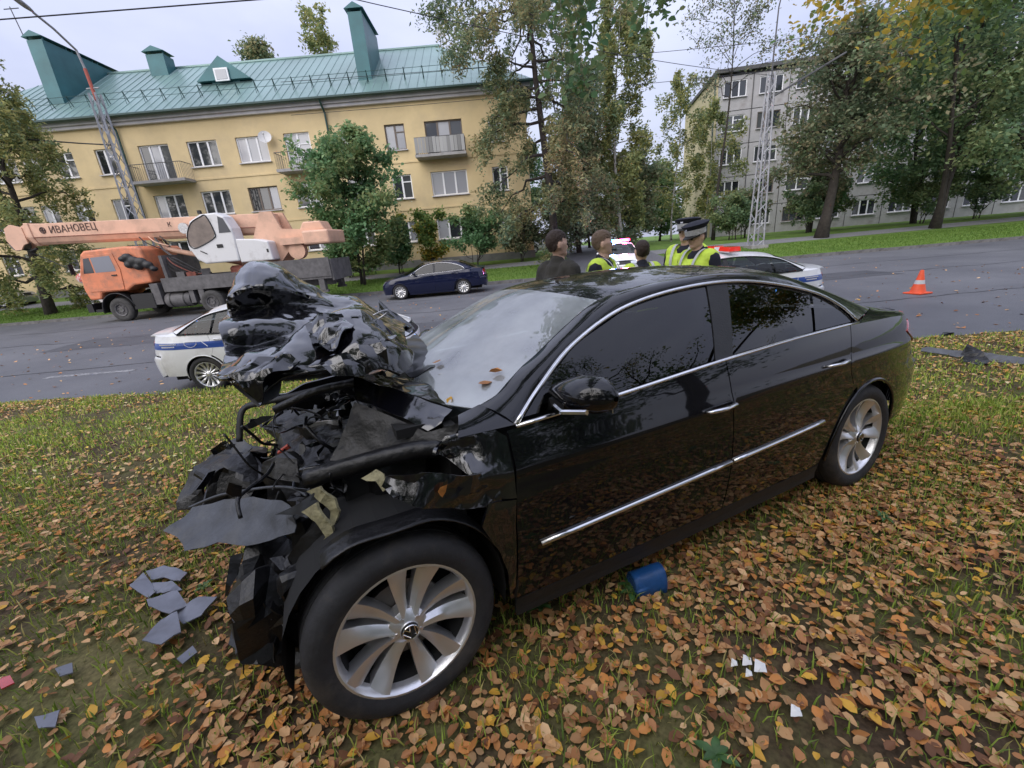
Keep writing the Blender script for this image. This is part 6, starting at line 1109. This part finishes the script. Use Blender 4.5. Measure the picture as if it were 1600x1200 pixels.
far_pale = (y > 3.2); cols = pick(len(x), rng); cols[far_pale] = np.clip(cols[far_pale]*np.array([1.3, 1.5, 1.6]), 0, .8)
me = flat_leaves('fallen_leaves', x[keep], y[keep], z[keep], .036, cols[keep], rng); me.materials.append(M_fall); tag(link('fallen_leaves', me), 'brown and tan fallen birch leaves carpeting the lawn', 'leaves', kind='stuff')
nm = ['tan', 'brown', 'pale tan', 'dark brown', 'orange', 'yellow', 'cream', 'dull tan']; lm = [mat('fallen_leaf_'+n.replace(' ', '_'), tuple(LEAFPAL[i]), .6, var=(30, .3), trans=.12, spec=.35) for i, n in enumerate(nm)]; protos = []
for i in range(8):
    for v in range(2):
        q = flat_leaves('fallen_leaf', np.zeros(1), np.zeros(1), np.zeros(1), .041, LEAFPAL[i:i+1], np.random.default_rng(300+i*7+v), curl=.35, tilt=.3); q.materials.append(lm[i]); protos.append(q)
for j in near_i:
    i = int(rng.choice(8, p=np.array((.22, .18, .17, .13, .12, .08, .05, .05)))); o = link('fallen_leaf', protos[i*2+int(rng.integers(2))], loc=(float(x[j]), float(y[j]), float(z[j])+.006), rot=(random.uniform(-.3, .3), random.uniform(-.3, .3), random.uniform(0, 6.28))); o.scale = (random.uniform(.75, 1.25),)*3
    tag(o, nm[i]+' fallen leaf among the nearest ones on the lawn', 'leaf', nm[i]+' leaves nearest the viewer')
# leaves blown over the road and the far verge
n = 1500; rx = rng.uniform(-16, 16, n); ry_ = 6.4+15*rng.uniform(size=n)**1.7; kk = ry_ > near_edge(rx)+.05; rx, ry_ = rx[kk], ry_[kk]; me = flat_leaves('road_leaves', rx, ry_, road_z(ry_)+.012, .06, pick(len(rx), rng)*1.2, rng); me.materials.append(M_fall); tag(link('road_leaves', me), 'pale fallen leaves scattered over the asphalt road', 'leaves', kind='stuff')
# grass
def grass(name, label, x, y, z, h, wd, cols, seed):
    r = np.random.default_rng(seed); K = len(x); th = r.uniform(0, 2*PI, K); hh = h*r.uniform(.5, 1.4, K); le = r.uniform(.1, .9, K); d = np.stack([np.cos(th), np.sin(th), 0*th], -1); s = np.stack([-np.sin(th), np.cos(th), 0*th], -1)*(wd*r.uniform(.6, 1.3, K))[:, None]; B = np.stack([x, y, z], -1); M_ = B+d*(hh*le*.35)[:, None]+np.array([0, 0, 1])*(hh*.6)[:, None]; T_ = B+d*(hh*le)[:, None]+np.array([0, 0, 1])*(hh*(1-.3*le))[:, None]
    V = np.stack([B-s, B+s, M_+s*.7, M_-s*.7, T_], 1).reshape(-1, 3); o = (np.arange(K)*5)[:, None]; F4 = o+np.array([0, 1, 2, 3]); F3 = o+np.array([3, 2, 4]); me = bpy.data.meshes.new(name); me.vertices.add(K*5); me.vertices.foreach_set('co', V.astype(np.float32).ravel()); me.loops.add(K*7); me.loops.foreach_set('vertex_index', np.concatenate([F4, F3], 1).astype(np.int32).ravel()); me.polygons.add(2*K); st = np.stack([np.arange(K)*7, np.arange(K)*7+4], 1).ravel(); me.polygons.foreach_set('loop_start', st.astype(np.int32)); me.update(calc_edges=True)
    at = me.attributes.new('leafcol', 'FLOAT_COLOR', 'POINT'); at.data.foreach_set('color', np.repeat(np.concatenate([cols, np.ones((K, 1))], 1), 5, axis=0).astype(np.float32).ravel()); me.materials.append(M_grass); return tag(link(name, me), label, 'grass', kind='stuff')
GP = np.array([(.17, .26, .035), (.26, .35, .05), (.36, .37, .075), (.42, .35, .13), (.13, .20, .04)])
def gscatter(n, x0, x1, y0, y1, thr):
    x = rng.uniform(x0, x1, n); y = rng.uniform(y0, y1, n); p = np.stack([x, y, 0*x], -1); g_ = .5+.5*vnoise(p, .8, 31)+.35*vnoise(p, 2.5, 33); k = (rng.uniform(size=n) < g_*thr*(1-.8*np.exp(-(((x+1.9)/.7)**2+((y-1.25)/.45)**2)))) & (y < near_edge(x)+.03); return x[k], y[k]
a = [gscatter(110000, -4.5, 5, .2, 3.4, .8), gscatter(240000, -13, 13, 3.0, 7.6, 1.0), gscatter(50000, -13, -1.6, .8, 3.4, 1.), gscatter(50000, 2.3, 13, .8, 3.4, 1.)]
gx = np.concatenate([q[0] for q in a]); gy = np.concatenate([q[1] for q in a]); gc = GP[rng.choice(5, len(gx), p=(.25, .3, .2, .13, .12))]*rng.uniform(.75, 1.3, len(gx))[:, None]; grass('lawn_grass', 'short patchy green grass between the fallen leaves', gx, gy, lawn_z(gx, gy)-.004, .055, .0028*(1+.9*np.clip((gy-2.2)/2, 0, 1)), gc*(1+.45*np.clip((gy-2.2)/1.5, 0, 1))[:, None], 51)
n = 90000; vx = rng.uniform(-34, 40, n); vy = YF+.15+rng.uniform(size=n)*4.6; kk = ~((vx > 3.2) & (vx < 9.6)); vx, vy = vx[kk], vy[kk]; grass('verge_grass', 'bright green mown grass on the far verge', vx, vy, far_z(vy), .07, .010, np.array([(.10, .19, .03), (.14, .24, .04), (.18, .27, .06)])[rng.choice(3, len(vx))]*rng.uniform(.8, 1.2, len(vx))[:, None], 52)
# broad-leaved weeds
M_weed = mat('weed_leaf', (.05, .12, .03), .5, var=(20, .3), trans=.2); wq = MB()
for k in range(6):
    a0 = k*1.05; L_ = .05+.02*(k % 3); s = np.linspace(0, 1, 5); w2 = .017*np.sin(PI*np.clip(s*.95+.03, 0, 1)); ax = np.array([math.cos(a0), math.sin(a0), 0]); bx_ = np.array([-math.sin(a0), math.cos(a0), 0]); c = ax*L_*s[:, None]; c[:, 2] = .012+.05*s-.045*s*s; wq.grid(np.stack([c-bx_*w2[:, None], c+np.array([0, 0, -.004]), c+bx_*w2[:, None]], 1))
wme = wq.mesh('weed', M_weed, True)
for i in range(16):
    wx, wy = random.uniform(-.2, 2.6), random.uniform(.45, 2.2)
    if i > 9: wx, wy = random.uniform(-2.6, 3.4), random.uniform(.5, 2.6)
    o = link('weed', wme, loc=(wx, wy, float(lawn_z(wx, wy))+.012), rot=(0, 0, random.uniform(0, 6))); o.scale = (random.uniform(.5, .9), random.uniform(.5, .9), random.uniform(.6, 1.2)); tag(o, 'low rosette of broad green leaves among the fallen leaves', 'plant', 'broad-leaved weeds in the lawn')
# --- debris
M_shard = mat('blue_grey_bumper_plastic', (.155, .165, .205), .4, var=(12, .2)); rs = random.Random(3)
SH = dict(a=([(-2.065, 1.888), (-1.975, 1.907), (-1.803, 1.842), (-1.769, 1.754), (-1.895, 1.805), (-1.986, 1.825)], 'long blue-grey bumper shard at the top of the broken plastic pile'), b=([(-2.071, 1.798), (-2.025, 1.839), (-1.864, 1.716), (-1.869, 1.674), (-2.001, 1.731)], 'leftmost blue-grey plastic shard of the pile'), c=([(-1.94, 1.769), (-1.812, 1.754), (-1.722, 1.7), (-1.796, 1.678), (-1.882, 1.714)], 'narrow blue-grey shard in the middle of the pile'),
    d=([(-1.85, 1.643), (-1.716, 1.669), (-1.607, 1.585), (-1.652, 1.533), (-1.79, 1.586)], 'blue-grey shard below the narrow one in the pile'), e=([(-1.664, 1.561), (-1.577, 1.621), (-1.492, 1.62), (-1.498, 1.517), (-1.566, 1.489)], 'rightmost blue-grey plastic shard of the pile'), f=([(-1.639, 1.373), (-1.667, 1.499), (-1.611, 1.529), (-1.492, 1.397), (-1.535, 1.345)], 'large pale blue-grey shard at the bottom of the pile'), g=([(-1.458, 1.308), (-1.434, 1.366), (-1.39, 1.331), (-1.407, 1.275)], 'small blue-grey chip just below the large pale shard'),
    h=([(-1.951, 1.305), (-1.907, 1.33), (-1.848, 1.276), (-1.887, 1.263)], 'small grey plastic chip left of the pile'), i=([(-1.818, 1.105), (-1.741, 1.121), (-1.699, 1.063), (-1.756, 1.061)], 'grey plastic chip near the lower left corner'), j=([(-1.105, 1.298), (-1.052, 1.338), (-.99, 1.258), (-1.036, 1.234)], 'dark plastic chip left of the front wheel'), k=([(-2.154, 1.277), (-2.117, 1.29), (-2.065, 1.258), (-2.089, 1.234)], 'bright red plastic chip at the left edge'))
for k, (pts, lb) in SH.items():
    P = [(a, b, float(lawn_z(a, b))+.035+rs.uniform(0, .045)*(k in 'abcdef')) for a, b in pts]; m = M_red if k == 'k' else (M_tornb if k == 'j' else M_shard); o = plate('plastic_shard', P, m, None, th=.005, h=.03, crumple=.006, seed=ord(k)); tag(o, lb, 'debris', 'broken plastic around the crushed front')
# blue folded case
bc = thing('blue_case', 'small blue folded case lying on the leaves below the doors', 'case', (.53, 1.50, float(lawn_z(.5, 1.50))+.026), R(8)); bc.scale = (.9, .9, .9); M_bcase = mat('blue_cover', (.010, .070, .22), .5, var=(14, .15), bump=(60, .15))
def casefold(sc_, th_, nm_):
    pr_ = crom(np.array([(-.055, -.02), (-.058, .03), (-.035, .078), (.0, .088), (.045, .070), (.062, .02), (.060, -.02)])*sc_, 6); q = MB().grid(np.array([[(x_, p[0]+.01*x_, p[1]+.012*math.sin(18*x_)*(p[1] > .03)) for p in pr_] for x_ in np.linspace(-.08, .08, 9)])); o = q.obj(nm_, M_bcase, bc, smooth=True); o.modifiers.new('t', 'SOLIDIFY').thickness = th_; return o
casefold(1.0, .007, 'outer_cover'); casefold(.78, .010, 'inner_flap'); MB().bx(-.078, .078, -.03, .035, -.015, .045).obj('contents', mat('case_lining', (.01, .05, .17), .8), bc)
for i, (a, b) in enumerate([(.695, 1.074), (.745, 1.082), (.774, 1.054), (.725, 1.035), (.794, .90)]):
    z = float(lawn_z(a, b))+.035; s = .014+.006*(i % 3); o = plate('paper_scrap', [(a-s, b-s*.5, z), (a+s*.4, b-s, z+.01), (a+s, b+s*.4, z+.004), (a-s*.2, b+s*.8, z+.015)], M_plate, None, th=.001, h=.01, crumple=.004, seed=i); tag(o, ['leftmost white paper scrap on the leaves at lower right', 'white scrap in the top of the scatter at lower right', 'rightmost white scrap of the scatter at lower right', 'lowest white scrap in the scatter at lower right', 'single white scrap lying below the others at lower right'][i], 'litter', 'white scraps on the leaves')
# torn bumper trim on the right of the lawn
bt = thing('bumper_trim', 'long grey torn bumper trim lying on the lawn at the right edge', 'debris', (5.5, 4.6, float(lawn_z(5.5, 4.6)))); q = MB(); PT = np.array([(-.35, .62, .06), (-.1, .42, .05), (0, .1, .06), (.12, -.25, .05), (.2, -.55, .05), (.34, -.95, .06)]); plate('strip', [(-.20, .52, .02), (-.14, .56, .05), (.06, .22, .08), (.24, -.30, .09), (.52, -1.15, .09), (.46, -1.18, .04), (.17, -.40, .03), (-.02, .12, .02)], M_grey, bt, seed=6, crumple=.012, h=.05, th=.01)
plate('torn_clip', [(-.22, -.02, .02), (-.1, .1, .16), (.0, .02, .14), (-.06, -.16, .04), (-.2, -.2, .02)], M_tornb, bt, seed=3, crumple=.02); plate('torn_clip', [(-.02, .2, .04), (.08, .24, .15), (.1, .06, .09)], M_tornb, bt, seed=4, crumple=.01)
tag(plate('plastic_shard', [(7.25, 6.72, -.36), (7.36, 6.8, -.345), (7.5, 6.75, -.36), (7.4, 6.66, -.33)], M_tornb, None, th=.02, seed=8), 'black plastic fragment lying on the road edge below the cone', 'debris')
# traffic cone
tcn = thing('traffic_cone', 'orange traffic cone with white band standing on the road', 'traffic cone', (10.3, 10.35, float(road_z(np.array(10.35)))), .2); M_cone = mat('cone_orange', (.80, .10, .03), .5, var=(6, .12)); MB().lathe([(.165, .03), (.155, .05), (.105, .24)], 24, axis='Z').lathe([(.085, .33), (.035, .56), (.03, .57), (.001, .57)], 24, axis='Z').obj('cone_body', M_cone, tcn, smooth=40); MB().lathe([(.1055, .238), (.0855, .332)], 24, axis='Z').obj('reflective_band', M_refl, tcn, smooth=True); bev(MB().box((0, 0, .018), (.40, .40, .036)).obj('cone_base', M_cone, tcn), .012)
# leaves lying on the wreck
for i, (p, lb) in enumerate([((2.359, .35, 1.095), 'red-brown leaf at the foot of the windscreen'), ((2.367, .42, 1.05), 'pale leaf below the red-brown one on the windscreen'), ((2.398, .62, .985), 'yellow leaf in the corner between windscreen and wing'), ((2.222, .66, 1.075), 'brown leaf on the near windscreen pillar'), ((2.265, .66, 1.045), 'small brown leaf below the other one on the pillar'), ((2.545, .945, .805), 'orange leaf stuck to the crumpled fender')]):
    o = link('fallen_leaf', protos[(3, 12, 10, 8, 2, 8)[i]]); o.matrix_world = wreck.matrix_world @ Matrix.Translation(p) @ Matrix.Rotation(i*1.3, 4, 'Z') @ Matrix.Rotation(R(12 if i < 5 else 80), 4, 'X'); o.scale = (1.1,)*3; tag(o, lb, 'leaf', 'leaves on the wreck')
